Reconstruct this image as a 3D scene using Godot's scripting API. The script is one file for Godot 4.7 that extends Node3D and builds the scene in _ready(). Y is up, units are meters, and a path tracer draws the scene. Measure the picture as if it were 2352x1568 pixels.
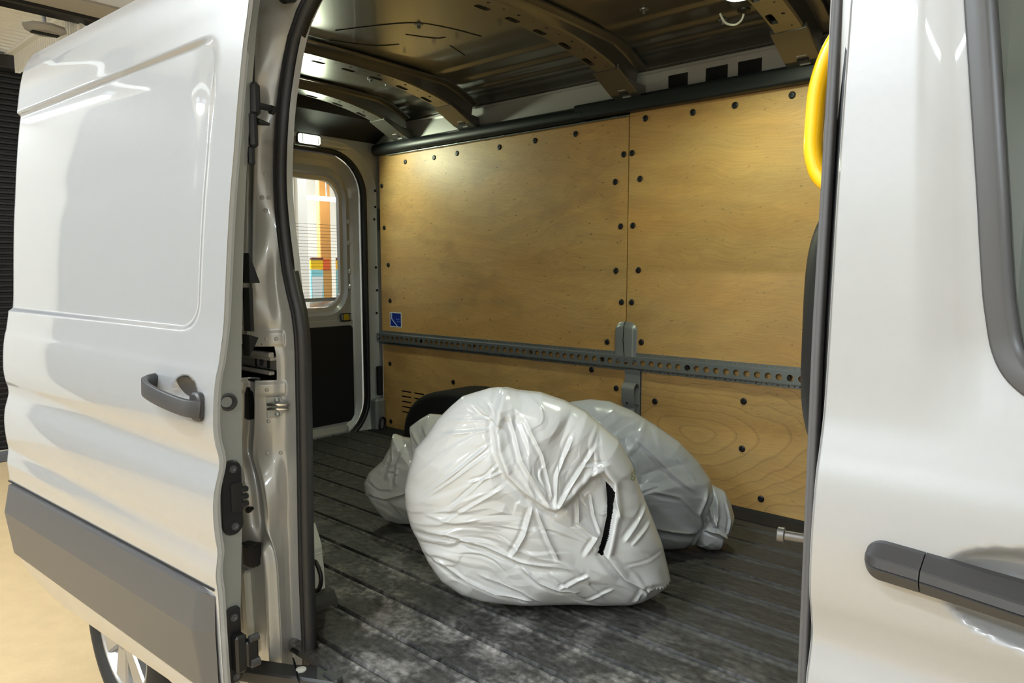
extends Node3D
# Metric frame of the van: x forward, y up from the load floor, z to its sliding-door side. The load floor lies GY above the ground.
const GY := 0.69
const CAM := Vector3(0, 0.92, 1.73)
var M := {}
var van: Node3D

# ---------------------------------------------------------------- mesh helper
class G:
	var v := PackedVector3Array()
	var n := PackedVector3Array()
	var t := PackedVector2Array()
	var i := PackedInt32Array()
	# rows of points joined into a smooth sheet; hint: a Vector3 the normals should face, or null: away from the middle
	func rows(r: Array, hint = null, closed := false, us := Vector2.ONE, skip = null, uvf = null) -> void:
		var nr := r.size()
		var nc: int = r[0].size()
		var b := v.size()
		var nn := PackedVector3Array()
		nn.resize(nr * nc)
		var cells := PackedInt32Array()
		var mid := Vector3.ZERO
		for a in nr:
			for c in nc:
				mid += r[a][c]
		mid /= nr * nc
		var vote := 0.0
		var cc := nc if closed else nc - 1
		for a in nr - 1:
			var r0: PackedVector3Array = r[a]
			var r1: PackedVector3Array = r[a + 1]
			for c in cc:
				var d := (c + 1) % nc
				var fn := (r1[d] - r0[c]).cross(r1[c] - r0[d])
				nn[a * nc + c] += fn
				nn[a * nc + d] += fn
				nn[a * nc + nc + c] += fn
				nn[a * nc + nc + d] += fn
				if hint == null:
					vote += fn.dot((r0[c] + r1[d]) * 0.5 - mid)
				else:
					vote += fn.dot(hint)
		var s := 1.0 if vote >= 0.0 else -1.0
		for a in nr:
			for c in nc:
				v.append(r[a][c])
				n.append((nn[a * nc + c] * s).normalized() if nn[a * nc + c].length_squared() > 1e-20 else Vector3.UP)
				var uv := Vector2(float(c) / maxi(1, nc - 1), float(a) / maxi(1, nr - 1)) * us
				t.append(uvf.call(r[a][c]) if uvf != null else uv)
		for a in nr - 1:
			for c in cc:
				if skip != null and skip.call((r[a][c] + r[a + 1][(c + 1) % nc]) * 0.5):
					continue
				var d := (c + 1) % nc
				var p := b + a * nc + c
				var q := b + a * nc + d
				var o := p + nc
				var w := q + nc
				if s > 0:
					i.append_array([p, w, q, p, o, w])
				else:
					i.append_array([p, q, w, p, w, o])
	func grid(nu: int, nv: int, f: Callable, hint = null, us := Vector2.ONE, skip = null, uvf = null) -> void:
		var r := []
		for b in nv + 1:
			var row := PackedVector3Array()
			for a in nu + 1:
				row.append(f.call(float(a) / nu, float(b) / nv))
			r.append(row)
		rows(r, hint, false, us, skip, uvf)
	# a flat convex face turned towards out
	func face(p: Array, out: Vector3, uvf = null) -> void:
		var m: Vector3 = (p[1] - p[0]).cross(p[2] - p[0])
		if m.length_squared() < 1e-18 and p.size() > 3:
			m = (p[2] - p[0]).cross(p[3] - p[0])
		var flip := m.dot(out) < 0
		m = m.normalized() * (-1.0 if flip else 1.0)
		var b := v.size()
		for q in p:
			v.append(q)
			n.append(m)
			t.append(uvf.call(q) if uvf != null else Vector2(q.x + q.z, q.y))
		for k in range(1, p.size() - 1):
			if flip:
				i.append_array([b, b + k, b + k + 1])
			else:
				i.append_array([b, b + k + 1, b + k])
	func box(c: Vector3, s: Vector3, bev := 0.003, bas := Basis()) -> void:
		var h := s * 0.5
		bev = minf(bev, minf(h.x, minf(h.y, h.z)) * 0.95)
		var k := func(sx, sy, sz, ax) -> Vector3:
			var p := Vector3(sx * (h.x - bev), sy * (h.y - bev), sz * (h.z - bev))
			p[ax] += (sx if ax == 0 else sy if ax == 1 else sz) * bev
			return c + bas * p
		for ax in 3:
			for s0 in [-1, 1]:
				var q := []
				for e in [[-1, -1], [1, -1], [1, 1], [-1, 1]]:
					var w := [0, 0, 0]
					w[ax] = s0
					w[(ax + 1) % 3] = e[0]
					w[(ax + 2) % 3] = e[1]
					q.append(k.call(w[0], w[1], w[2], ax))
				var o := Vector3.ZERO
				o[ax] = s0
				face(q, bas * o)
		if bev <= 0.0:
			return
		for ax in 3:
			var a1 := (ax + 1) % 3
			var a2 := (ax + 2) % 3
			for s1 in [-1, 1]:
				for s2 in [-1, 1]:
					var q := []
					for e in [[-1, a1], [1, a1], [1, a2], [-1, a2]]:
						var w := [0, 0, 0]
						w[ax] = e[0]
						w[a1] = s1
						w[a2] = s2
						q.append(k.call(w[0], w[1], w[2], e[1]))
					var o := Vector3.ZERO
					o[a1] = s1
					o[a2] = s2
					face(q, bas * o)
		for sx in [-1, 1]:
			for sy in [-1, 1]:
				for sz in [-1, 1]:
					face([k.call(sx, sy, sz, 0), k.call(sx, sy, sz, 1), k.call(sx, sy, sz, 2)], bas * Vector3(sx, sy, sz))
	# a closed or open profile (x along N, y along B) carried along a path; ref is about B
	func sweep(path: PackedVector3Array, prof: PackedVector2Array, ref: Vector3, closed := true, sharp := false, cap := true, loop := false) -> void:
		var r := []
		var m := path.size()
		for a in m:
			var p0 := path[(a - 1 + m) % m] if loop or a > 0 else path[a]
			var p1 := path[(a + 1) % m] if loop or a < m - 1 else path[a]
			var T := (p1 - p0).normalized()
			var B := (ref - T * ref.dot(T)).normalized()
			var N := B.cross(T)
			var row := PackedVector3Array()
			for q in prof:
				row.append(path[a] + N * q.x + B * q.y)
			r.append(row)
		if loop:
			r.append(r[0])
		var np := prof.size()
		if sharp:
			var area := 0.0
			for k in np:
				area += prof[k].cross(prof[(k + 1) % np])
			for k in (np if closed else np - 1):
				var rr := []
				var j := (k + 1) % np
				var e := prof[j] - prof[k]
				var o2 := Vector2(e.y, -e.x) * (1.0 if area > 0 else -1.0)
				for a in r.size():
					rr.append(PackedVector3Array([r[a][k], r[a][j]]))
				var T := (path[mini(1, m - 1)] - path[0]).normalized()
				var B := (ref - T * ref.dot(T)).normalized()
				var flip_test: Vector3 = B.cross(T) * o2.x + B * o2.y
				# vote with the first strip only
				var fn: Vector3 = (rr[1][1] - rr[0][0]).cross(rr[1][0] - rr[0][1])
				var s := signf(fn.dot(flip_test))
				var big := Vector3.ZERO
				for a in rr.size() - 1:
					big += (rr[a + 1][1] - rr[a][0]).cross(rr[a + 1][0] - rr[a][1])
				rows(rr, big * s if big.length() > 1e-9 else null)
		else:
			rows(r, null, closed)
		if cap and closed and not loop:
			var c0 := []
			var c1 := []
			for q in np:
				c0.append(r[0][q])
				c1.append(r[r.size() - 1][q])
			face(c0, path[0] - path[1])
			face(c1, path[m - 1] - path[m - 2])
	func tube(path: PackedVector3Array, rad: float, sides := 10, cap := true, loop := false) -> void:
		var prof := PackedVector2Array()
		for k in sides:
			prof.append(Vector2(rad, 0).rotated(TAU * k / sides))
		var T := (path[1] - path[0]).normalized()
		var ref := Vector3.UP if absf(T.y) < 0.8 else Vector3.RIGHT
		var m := path.size()
		var r := []
		var B := ref
		for a in m:
			var p0 := path[(a - 1 + m) % m] if loop or a > 0 else path[a]
			var p1 := path[(a + 1) % m] if loop or a < m - 1 else path[a]
			T = (p1 - p0).normalized()
			B = (B - T * B.dot(T)).normalized()
			var N := B.cross(T)
			var row := PackedVector3Array()
			for q in prof:
				row.append(path[a] + N * q.x + B * q.y)
			r.append(row)
		if loop:
			r.append(r[0])
		for a in r.size() - 1:
			pass
		rows_tube(r, path, loop)
		if cap and not loop:
			face(Array(r[0]), path[0] - path[1])
			face(Array(r[r.size() - 1]), path[m - 1] - path[m - 2])
	func rows_tube(r: Array, path: PackedVector3Array, _loop: bool) -> void:
		var b := v.size()
		rows(r, null, true)
		# normals straight from the axis
		var nc: int = r[0].size()
		var bad := 0.0
		for a in r.size():
			var c: Vector3 = path[a % path.size()]
			for k in nc:
				var o: Vector3 = (r[a][k] - c).normalized()
				bad += n[b + a * nc + k].dot(o)
				n[b + a * nc + k] = o
		if bad < 0:
			var i0 := i.size() - (r.size() - 1) * nc * 6
			for k in range(i0, i.size(), 3):
				var x := i[k + 1]
				i[k + 1] = i[k + 2]
				i[k + 2] = x
	func cyl(a: Vector3, b: Vector3, r: float, sides := 16, r2 := -1.0) -> void:
		lathe(PackedVector2Array([Vector2(r, 0), Vector2(r if r2 < 0 else r2, a.distance_to(b))]), a, b - a, sides, true)
	# profile of (radius, height) turned about an axis, each band with sharp edges
	func lathe(prof: PackedVector2Array, o: Vector3, axis: Vector3, sides := 24, caps := false, smooth := false) -> void:
		var Y := axis.normalized()
		var X := Y.cross(Vector3.RIGHT if absf(Y.x) < 0.8 else Vector3.UP).normalized()
		var Z := X.cross(Y)
		var r := []
		for q in prof:
			var row := PackedVector3Array()
			for k in sides:
				var w := TAU * k / sides
				row.append(o + Y * q.y + (X * cos(w) + Z * sin(w)) * q.x)
			r.append(row)
		var start := i.size()
		var vb := v.size()
		if smooth:
			rows(r, null, true)
		else:
			for k in prof.size() - 1:
				rows([r[k], r[k + 1]], null, true)
		# turn bands outward: right of the profile's direction
		var per := sides * 6
		for k in prof.size() - 1:
			var d := prof[k + 1] - prof[k]
			var want := Vector2(d.y, -d.x)
			var i0 := start + k * per
			var pa := v[i[i0]]
			var pb := v[i[i0 + 1]]
			var pc := v[i[i0 + 2]]
			var fn := (pc - pa).cross(pb - pa)
			var ct := (pa + pb + pc) / 3.0 - o
			var rad := (ct - Y * ct.dot(Y)).normalized()
			if fn.dot(rad * want.x + Y * want.y) < 0:
				for j in range(i0, i0 + per, 3):
					var x := i[j + 1]
					i[j + 1] = i[j + 2]
					i[j + 2] = x
				if not smooth:
					for j in range(vb + k * sides * 2, vb + (k + 1) * sides * 2):
						n[j] = -n[j]
				elif k == 0:
					for j in range(vb, v.size()):
						n[j] = -n[j]
		if caps:
			face(Array(r[0]), -Y)
			face(Array(r[r.size() - 1]), Y)
	# flat plate with one rounded hole in its middle: o corner, X and Y edges, depth of the hole along D
	func hole_cell(o: Vector3, X: Vector3, Y: Vector3, rx: float, ry: float, D: Vector3, p := 1.0, seg := 16) -> void:
		var c := o + (X + Y) * 0.5
		var ux := X.normalized()
		var uy := Y.normalized()
		var outer := PackedVector3Array()
		var inner := PackedVector3Array()
		var deep := PackedVector3Array()
		for k in seg:
			var w := TAU * (k + 0.5) / seg
			var e := Vector2(cos(w), sin(w))
			var q := e / maxf(absf(e.x), absf(e.y))
			outer.append(c + X * 0.5 * q.x + Y * 0.5 * q.y)
			var h := Vector2(signf(e.x) * pow(absf(e.x), p), signf(e.y) * pow(absf(e.y), p))
			inner.append(c + ux * rx * h.x + uy * ry * h.y)
			deep.append(inner[k] + D)
		for k in seg:
			var j := (k + 1) % seg
			if k % (seg / 4) == seg / 8 - 1 or true:
				face([outer[k], outer[j], inner[j], inner[k]], -D)
			face([inner[k], inner[j], deep[j], deep[k]], c - inner[k])
		for s in [[-1, -1], [1, -1], [1, 1], [-1, 1]]:
			var cn: Vector3 = c + X * 0.5 * s[0] + Y * 0.5 * s[1]
			var best := []
			for k in seg:
				best.append([outer[k].distance_to(cn), k])
			best.sort()
			face([cn, outer[best[0][1]], outer[best[1][1]]], -D)
	# polygon (x along X, y along Y) extruded from o by D
	func prism(poly: PackedVector2Array, o: Vector3, X: Vector3, Y: Vector3, D: Vector3, bev := 0.0) -> void:
		var tri := Geometry2D.triangulate_polygon(poly)
		var m := poly.size()
		var inner := poly.duplicate()
		if bev > 0.0:
			var cw := Geometry2D.is_polygon_clockwise(poly)
			for k in m:
				var e0 := (poly[k] - poly[(k - 1 + m) % m]).normalized()
				var e1 := (poly[(k + 1) % m] - poly[k]).normalized()
				var nn := (Vector2(-e0.y, e0.x) + Vector2(-e1.y, e1.x)).normalized() * (-1.0 if cw else 1.0)
				inner[k] = poly[k] + nn * bev
		var dn := D.normalized()
		var P := func(q: Vector2, d: Vector3) -> Vector3: return o + X * q.x + Y * q.y + d
		for k in range(0, tri.size(), 3):
			face([P.call(inner[tri[k]], D), P.call(inner[tri[k + 1]], D), P.call(inner[tri[k + 2]], D)], D)
			face([P.call(poly[tri[k]], Vector3.ZERO), P.call(poly[tri[k + 1]], Vector3.ZERO), P.call(poly[tri[k + 2]], Vector3.ZERO)], -D)
		var cw2 := Geometry2D.is_polygon_clockwise(poly)
		for k in m:
			var j := (k + 1) % m
			var e := poly[j] - poly[k]
			var o2 := Vector2(e.y, -e.x) * (-1.0 if cw2 else 1.0)
			var out := X * o2.x + Y * o2.y
			var d1 := D - dn * bev
			face([P.call(poly[k], Vector3.ZERO), P.call(poly[j], Vector3.ZERO), P.call(poly[j], d1), P.call(poly[k], d1)], out)
			if bev > 0.0:
				face([P.call(poly[k], d1), P.call(poly[j], d1), P.call(inner[j], D), P.call(inner[k], D)], out + D.normalized() * out.length())
	func mesh() -> ArrayMesh:
		var a := []
		a.resize(Mesh.ARRAY_MAX)
		a[Mesh.ARRAY_VERTEX] = v
		a[Mesh.ARRAY_NORMAL] = n
		a[Mesh.ARRAY_TEX_UV] = t
		a[Mesh.ARRAY_INDEX] = i
		var m := ArrayMesh.new()
		m.add_surface_from_arrays(Mesh.PRIMITIVE_TRIANGLES, a)
		return m

func rr(a0: float, b0: float, a1: float, b1: float, r: float, k := 6) -> PackedVector2Array:   # rounded rectangle, counter-clockwise
	var o := PackedVector2Array()
	for c in [[a1 - r, b0 + r, -PI / 2], [a1 - r, b1 - r, 0.0], [a0 + r, b1 - r, PI / 2], [a0 + r, b0 + r, PI]]:
		for s in k + 1:
			o.append(Vector2(c[0], c[1]) + Vector2(r, 0).rotated(c[2] + PI / 2 * s / k))
	return o
func pv(a: Array) -> PackedVector2Array:
	var o := PackedVector2Array()
	for k in range(0, a.size(), 2):
		o.append(Vector2(a[k], a[k + 1]))
	return o
func p3(a: Array) -> PackedVector3Array:
	var o := PackedVector3Array()
	for k in range(0, a.size(), 3):
		o.append(Vector3(a[k], a[k + 1], a[k + 2]))
	return o
func smooth3(a: PackedVector3Array, per := 8) -> PackedVector3Array:   # Catmull-Rom through the points
	var o := PackedVector3Array()
	var m := a.size()
	for k in m - 1:
		for s in per:
			o.append(a[k].cubic_interpolate(a[k + 1], a[maxi(k - 1, 0)], a[mini(k + 2, m - 1)], float(s) / per))
	o.append(a[m - 1])
	return o
func curve(tab: PackedVector2Array, x: float) -> float:   # smooth table lookup, x rising
	var m := tab.size()
	if x <= tab[0].x:
		return tab[0].y
	for k in m - 1:
		if x <= tab[k + 1].x:
			var a := tab[maxi(k - 1, 0)]
			var b := tab[k]
			var c := tab[k + 1]
			var d := tab[mini(k + 2, m - 1)]
			var h := c.x - b.x
			var s := (x - b.x) / h
			var m0 := (c.y - a.y) / maxf(c.x - a.x, 1e-6) * h
			var m1 := (d.y - b.y) / maxf(d.x - b.x, 1e-6) * h
			var s2 := s * s
			var s3 := s2 * s
			return (2 * s3 - 3 * s2 + 1) * b.y + (s3 - 2 * s2 + s) * m0 + (-2 * s3 + 3 * s2) * c.y + (s3 - s2) * m1
	return tab[m - 1].y
func sdf_rr(p: Vector2, lo: Vector2, hi: Vector2, r: float) -> float:
	var c := (lo + hi) * 0.5
	var q := (p - c).abs() - (hi - lo) * 0.5 + Vector2(r, r)
	return Vector2(maxf(q.x, 0), maxf(q.y, 0)).length() + minf(maxf(q.x, q.y), 0) - r

# ---------------------------------------------------------------- naming helper
var taken := {}
func numbered(called: String, parent: Node) -> String:
	var key := "%d/%s" % [parent.get_instance_id(), called]
	var k: int = taken.get(key, 0)
	taken[key] = k + 1
	return called if k == 0 else "%s_%03d" % [called, k]
func obj(called: String, g, m: Material, parent: Node = null, label := "") -> MeshInstance3D:
	var o := MeshInstance3D.new()
	var par: Node = parent if parent else self
	o.name = numbered(called, par)
	o.mesh = g.mesh() if g is G else g
	o.material_override = m
	o.cast_shadow = GeometryInstance3D.SHADOW_CASTING_SETTING_ON
	if label:
		o.set_meta("label", label)
	par.add_child(o, true)
	return o
func node(called: String, parent: Node, at := Vector3.ZERO) -> Node3D:
	var o := Node3D.new()
	o.name = numbered(called, parent)
	o.position = at
	parent.add_child(o, true)
	return o
func tag(o: Node, label: String, category: String, group := "") -> Node:
	o.set_meta("label", label)
	o.set_meta("category", category)
	if group:
		o.set_meta("group", group)
	return o
func struct(called: String, g, m: Material, label := "") -> MeshInstance3D:
	var o := obj(called, g, m)
	o.set_meta("kind", "structure")
	if label:
		o.set_meta("label", label)
	return o
func mat(c: Color, rough: float, metal := 0.0, d := {}) -> StandardMaterial3D:
	var m := StandardMaterial3D.new()
	m.albedo_color = c
	m.roughness = rough
	m.metallic = metal
	for k in d:
		m.set(k, d[k])
	return m
func paint(c: Color, rough: float, metal: float, coat: float, cr: float) -> StandardMaterial3D:
	return mat(c, rough, metal, {"clearcoat_enabled": true, "clearcoat": coat, "clearcoat_roughness": cr})
func noise(sd: int, fr: float, oct := 4, type := FastNoiseLite.TYPE_SIMPLEX_SMOOTH) -> FastNoiseLite:
	var f := FastNoiseLite.new()
	f.seed = sd
	f.frequency = fr
	f.noise_type = type
	f.fractal_octaves = oct
	return f
func tex(w: int, h: int, f: Callable) -> ImageTexture:   # f(x, y in pixels) -> Color, sRGB
	var b := PackedByteArray()
	b.resize(w * h * 3)
	var k := 0
	for y in h:
		for x in w:
			var c: Color = f.call(x, y)
			b[k] = clampi(int(c.r * 255.0), 0, 255)
			b[k + 1] = clampi(int(c.g * 255.0), 0, 255)
			b[k + 2] = clampi(int(c.b * 255.0), 0, 255)
			k += 3
	return ImageTexture.create_from_image(Image.create_from_data(w, h, false, Image.FORMAT_RGB8, b))

# ---------------------------------------------------------------- materials
func wood(sd: int, w: int, h: int, mw: float, mh: float, eye: Vector4, dirt: float) -> ImageTexture:
	# rotary-cut birch veneer over mw x mh metres; eye: centre of a cathedral figure (x, y, strength, stretch)
	var warp := noise(sd, 1.0, 3)
	var fib := noise(sd + 1, 1.0, 3)
	var big := noise(sd + 2, 1.0, 3)
	var spot := noise(sd + 3, 1.0, 2)
	var wipe := noise(sd + 4, 1.0, 4)
	return tex(w, h, func(px: int, py: int):
		var x := mw * px / w
		var y := mh * py / h
		var wp := warp.get_noise_2d(x * 1.3, y * 1.3)
		var f := y * 3.6 + warp.get_noise_2d(x * 0.7, y * 1.6) * 0.75 + big.get_noise_2d(x * 0.45, y * 1.1) * 0.6
		if eye.z > 0.0:
			var d := Vector2((x - eye.x) / eye.w, (y - eye.y))
			var e := d.length() * (1.0 + 0.16 * warp.get_noise_2d(x * 3.0, y * 3.0 + 7.0) + 0.1 * sin(atan2(d.y, d.x) * 3.0))
			f = lerpf(f, e * (13.0 if eye.z > 0.9 else 9.0), eye.z * clampf(1.6 - e * 2.0, 0.0, 1.0))
		var ph := f * 2.1 - floorf(f * 2.1)
		var line := smoothstep(0.0, 0.72, ph) * (1.0 - smoothstep(0.9, 1.0, ph))
		var grain := fib.get_noise_2d(x * 6.0 + wp * 3.0, y * 150.0 + wp * 14.0)
		var pore := fib.get_noise_2d(x * 22.0 + 40.0, y * 420.0)
		var v := 0.78 + 0.022 * line * line + 0.05 * grain + 0.035 * big.get_noise_2d(x * 2.0 + 5.0, y * 5.0)
		v -= 0.05 * smoothstep(0.78, 0.97, ph) * (1.0 - smoothstep(0.97, 1.0, ph)) * (0.10 + 1.6 * eye.z * eye.z)
		v -= 0.06 * smoothstep(0.35, 0.75, pore)
		v -= dirt * 0.30 * smoothstep(0.62, 0.8, spot.get_noise_2d(x * 26.0, y * 55.0))
		v += 0.05 * smoothstep(0.35, 0.8, wipe.get_noise_2d(x * 3.0, y * 9.0))
		v -= dirt * 0.07 * smoothstep(0.1, 0.6, wipe.get_noise_2d(x * 2.2 + 9.0, y * 3.0 - 4.0))
		var warmth := 0.03 * big.get_noise_2d(x * 1.2 - 3.0, y * 4.0)
		return Color(v * 0.965, v * (0.765 - warmth), v * (0.46 - warmth * 1.5)))

func materials() -> void:
	var peel := NoiseTexture2D.new()
	peel.noise = noise(71, 0.05, 2)
	peel.width = 512
	peel.height = 512
	peel.seamless = true
	peel.as_normal_map = true
	peel.bump_strength = 1.2
	M.silver = paint(Color(0.58, 0.58, 0.583), 0.36, 0.22, 1.0, 0.03)
	M.silver.normal_enabled = true
	M.silver.normal_texture = peel
	M.silver.normal_scale = 0.05
	M.silver.uv1_triplanar = true
	M.silver.uv1_scale = Vector3.ONE * 3.0
	M.silver_lifted = paint(Color(0.70, 0.70, 0.69), 0.38, 0.25, 0.7, 0.08)  # same silver paint, lightened so shaded jambs and inner faces look better lit
	M.roof = paint(Color(0.38, 0.375, 0.36), 0.30, 0.5, 0.6, 0.05)
	M.rubber = mat(Color(0.17, 0.17, 0.175), 0.5)
	M.rubber_grey = mat(Color(0.33, 0.325, 0.33), 0.55)
	M.black = mat(Color(0.075, 0.075, 0.08), 0.45)
	M.black_matt = mat(Color(0.05, 0.05, 0.055), 0.85)
	M.foam = mat(Color(0.11, 0.13, 0.14), 0.42)
	M.navy = mat(Color(0.055, 0.058, 0.075), 0.7)
	M.trim = mat(Color(0.255, 0.252, 0.255), 0.40)
	M.handle = mat(Color(0.19, 0.186, 0.19), 0.42)
	M.zinc = mat(Color(0.57, 0.59, 0.595), 0.34, 0.7)
	M.chrome = mat(Color(0.82, 0.81, 0.79), 0.18, 1.0)
	M.track = mat(Color(0.80, 0.79, 0.77), 0.3, 0.5)
	M.bracket = mat(Color(0.56, 0.57, 0.57), 0.4, 0.4)
	M.yellow = paint(Color(1.0, 0.77, 0.0), 0.35, 0.0, 0.6, 0.1)
	M.cream = mat(Color(0.78, 0.78, 0.75), 0.55)
	M.glass = mat(Color(0.85, 0.95, 0.92, 0.06), 0.02, 0.0, {"transparency": BaseMaterial3D.TRANSPARENCY_ALPHA})
	M.glass_cab = mat(Color(0.10, 0.22, 0.21, 0.45), 0.02, 0.0, {"transparency": BaseMaterial3D.TRANSPARENCY_ALPHA})
	M.lens = mat(Color(1, 1, 0.96), 0.4, 0.0, {"emission_enabled": true, "emission": Color(0.95, 1.0, 0.88), "emission_energy_multiplier": 3.0})
	M.wire = mat(Color(0.12, 0.12, 0.11), 0.6)
	M.wire_white = mat(Color(0.85, 0.85, 0.8), 0.5)
	M.amber = mat(Color(0.72, 0.60, 0.05), 0.35)
	M.tyre = mat(Color(0.10, 0.095, 0.09), 0.75)
	M.alloy = paint(Color(0.62, 0.615, 0.61), 0.35, 0.6, 0.6, 0.1)
	M.dark = mat(Color(0.03, 0.03, 0.035), 0.8)
	# load-floor rubber: charcoal with pale scuffs that thicken towards the door
	var s1 := noise(11, 1.0, 5)
	var s2 := noise(12, 1.0, 3)
	var s3 := noise(13, 1.0, 4)
	var scuff := tex(1400, 800, func(px: int, py: int):
		var x := 3.6 * px / 1400.0
		var z := 1.7 * py / 800.0
		var near := smoothstep(0.75, 1.45, z)
		var d := s1.get_noise_2d(x * 5.0, z * 5.0) * 0.5 + 0.5
		var ang := s2.get_noise_2d(x * 0.9, z * 0.9) * 2.5
		var u := x * cos(ang) + z * sin(ang)
		var w := -x * sin(ang) + z * cos(ang)
		var st := s3.get_noise_2d(u * 14.0, w * 120.0)
		var wob := s1.get_noise_2d(x * 40.0, z * 40.0)
		var v := 0.225 + 0.05 * wob * (0.5 + near)
		v += near * 0.27 * smoothstep(0.40, 0.8, d + 0.15 * wob) + near * 0.12 * smoothstep(0.25, 0.6, st) + 0.04 * smoothstep(0.3, 0.7, st)
		v -= 0.06 * smoothstep(0.3, 0.6, s3.get_noise_2d(u * 9.0 + 30.0, w * 70.0)) * near
		# dark drag marks, pale wear along the ribs, grooves darkened as if shaded
		v -= 0.07 * smoothstep(0.93, 1.0, 1.0 - absf(s2.get_noise_2d(x * 1.7 + 11.0, z * 2.3)) * 1.6) * near
		var rz := fposmod(z - 0.87 - 0.64, 0.133)
		v += (0.02 + 0.12 * near * clampf(0.4 + wob, 0.0, 1.0)) * smoothstep(0.0, 0.004, rz) * (1.0 - smoothstep(0.010, 0.018, rz))
		v -= 0.07 * smoothstep(0.112, 0.120, rz)
		return Color(v, v * 0.97, v * 0.94))
	M.mat = mat(Color.WHITE, 0.62, 0.0, {"albedo_texture": scuff})
	var pit := NoiseTexture2D.new()
	pit.noise = noise(14, 0.08, 4)
	pit.width = 512
	pit.height = 512
	pit.seamless = true
	pit.as_normal_map = true
	pit.bump_strength = 4.0
	M.mat.normal_enabled = true
	M.mat.normal_texture = pit
	M.mat.normal_scale = 0.5
	M.mat_edge = mat(Color(0.22, 0.215, 0.21), 0.7)
	# bags
	M.bag = mat(Color(0.80, 0.80, 0.795), 0.17, 0.0, {"backlight_enabled": true, "backlight": Color(0.25, 0.25, 0.25)})
	M.bag_grey = mat(Color(0.62, 0.625, 0.62), 0.2, 0.0, {"backlight_enabled": true, "backlight": Color(0.2, 0.2, 0.2)})
	# hall
	var e1 := noise(31, 1.0, 4)
	var epoxy := tex(512, 512, func(px: int, py: int):
		var v := 0.80 + 0.03 * e1.get_noise_2d(px * 0.05, py * 0.05) + 0.02 * e1.get_noise_2d(px * 0.4, py * 0.4)
		return Color(v, v * 0.865, v * 0.655))
	M.epoxy = mat(Color.WHITE, 0.33, 0.0, {"albedo_texture": epoxy, "uv1_triplanar": true, "uv1_world_triplanar": true, "uv1_scale": Vector3.ONE * 0.25})
	M.wall = mat(Color(0.86, 0.85, 0.82), 0.6)
	M.wall_grey = mat(Color(0.50, 0.505, 0.51), 0.6)
	M.ceil = mat(Color(0.90, 0.895, 0.87), 0.6)
	M.gate = mat(Color(0.085, 0.085, 0.095), 0.5)
	M.panel = mat(Color(0.78, 0.80, 0.85), 0.5)
	M.beige = mat(Color(0.60, 0.58, 0.54), 0.6)
	M.tube = mat(Color.WHITE, 0.5, 0.0, {"emission_enabled": true, "emission": Color(1.0, 0.985, 0.95), "emission_energy_multiplier": 9.0})
	M.timber = mat(Color(0.86, 0.62, 0.33), 0.55)

# ---------------------------------------------------------------- light
func lights() -> void:
	var cam := Camera3D.new()
	cam.name = "camera"
	add_child(cam)
	cam.fov = 50.82
	cam.near = 0.05
	cam.position = CAM + Vector3(0, GY, 0)
	cam.look_at_from_position(cam.position, cam.position + Vector3(-0.65898, -0.10010, -0.74547), Vector3.UP)
	var we := WorldEnvironment.new()
	we.name = "environment"
	var en := Environment.new()
	en.background_mode = Environment.BG_COLOR
	en.background_color = Color(0.02, 0.02, 0.02)
	en.tonemap_mode = Environment.TONE_MAPPER_LINEAR
	en.tonemap_exposure = 1.22
	en.sdfgi_enabled = true
	en.ssao_enabled = true
	en.ssil_enabled = true
	we.environment = en
	add_child(we)
	# ceiling light lines of the hall and added fill lines, each a glowing tube with an area light just below it
	var k := 0
	for q in [[-4.2, 3.0, 10.0], [-1.6, 3.2, 9.0], [1.4, 3.8, 2.5], [-4.2, 5.4, 14.0], [-1.6, 5.4, 14.0], [1.4, 5.4, 6.5], [5.6, 1.0, 24.0], [5.6, 5.0, 12.0], [-5.6, -3.2, 12.0], [-10.4, -3.4, 50.0], [-6.3, 2.2, 1.0]]:  # front-wall pair and low last line are added to lift pillar and canopy
		var L := node("light_line", self, Vector3(q[0], 4.19 if k < 10 else 3.25, q[1]))
		var where: String = ["over the gate end in the near row", "over the middle in the near row", "over the cab end in the near row", "over the gate end in the far row", "over the middle in the far row", "over the cab end in the far row", "added before the front wall in the near row to light the rear pillar", "added before the front wall in the far row to light the rear pillar", "beyond the closed rear doors of the van", "in the neighbouring bay with the timber posts", "added low before the black roller gate to brighten the canopy"][k]
		tag(L, "slim white ceiling light line " + where, "ceiling light", "ceiling light lines")
		k += 1
		var g := G.new()
		g.box(Vector3(0, 0.03, 0), Vector3(1.5, 0.05, 0.09), 0.006)
		obj("housing", g, M.panel, L)
		g = G.new()
		g.box(Vector3(0, -0.01, 0), Vector3(1.46, 0.03, 0.07), 0.008)
		obj("diffuser", g, M.tube, L)
		var a := AreaLight3D.new()
		a.name = "glow"
		a.area_size = Vector2(1.46, 0.07)
		a.light_color = Color(0.90, 0.955, 1.0)
		a.light_energy = q[2]
		a.shadow_enabled = true
		a.rotation = Vector3(-PI / 2, 0, 0)
		a.position = Vector3(0, -0.03, 0)
		L.add_child(a)

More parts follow.
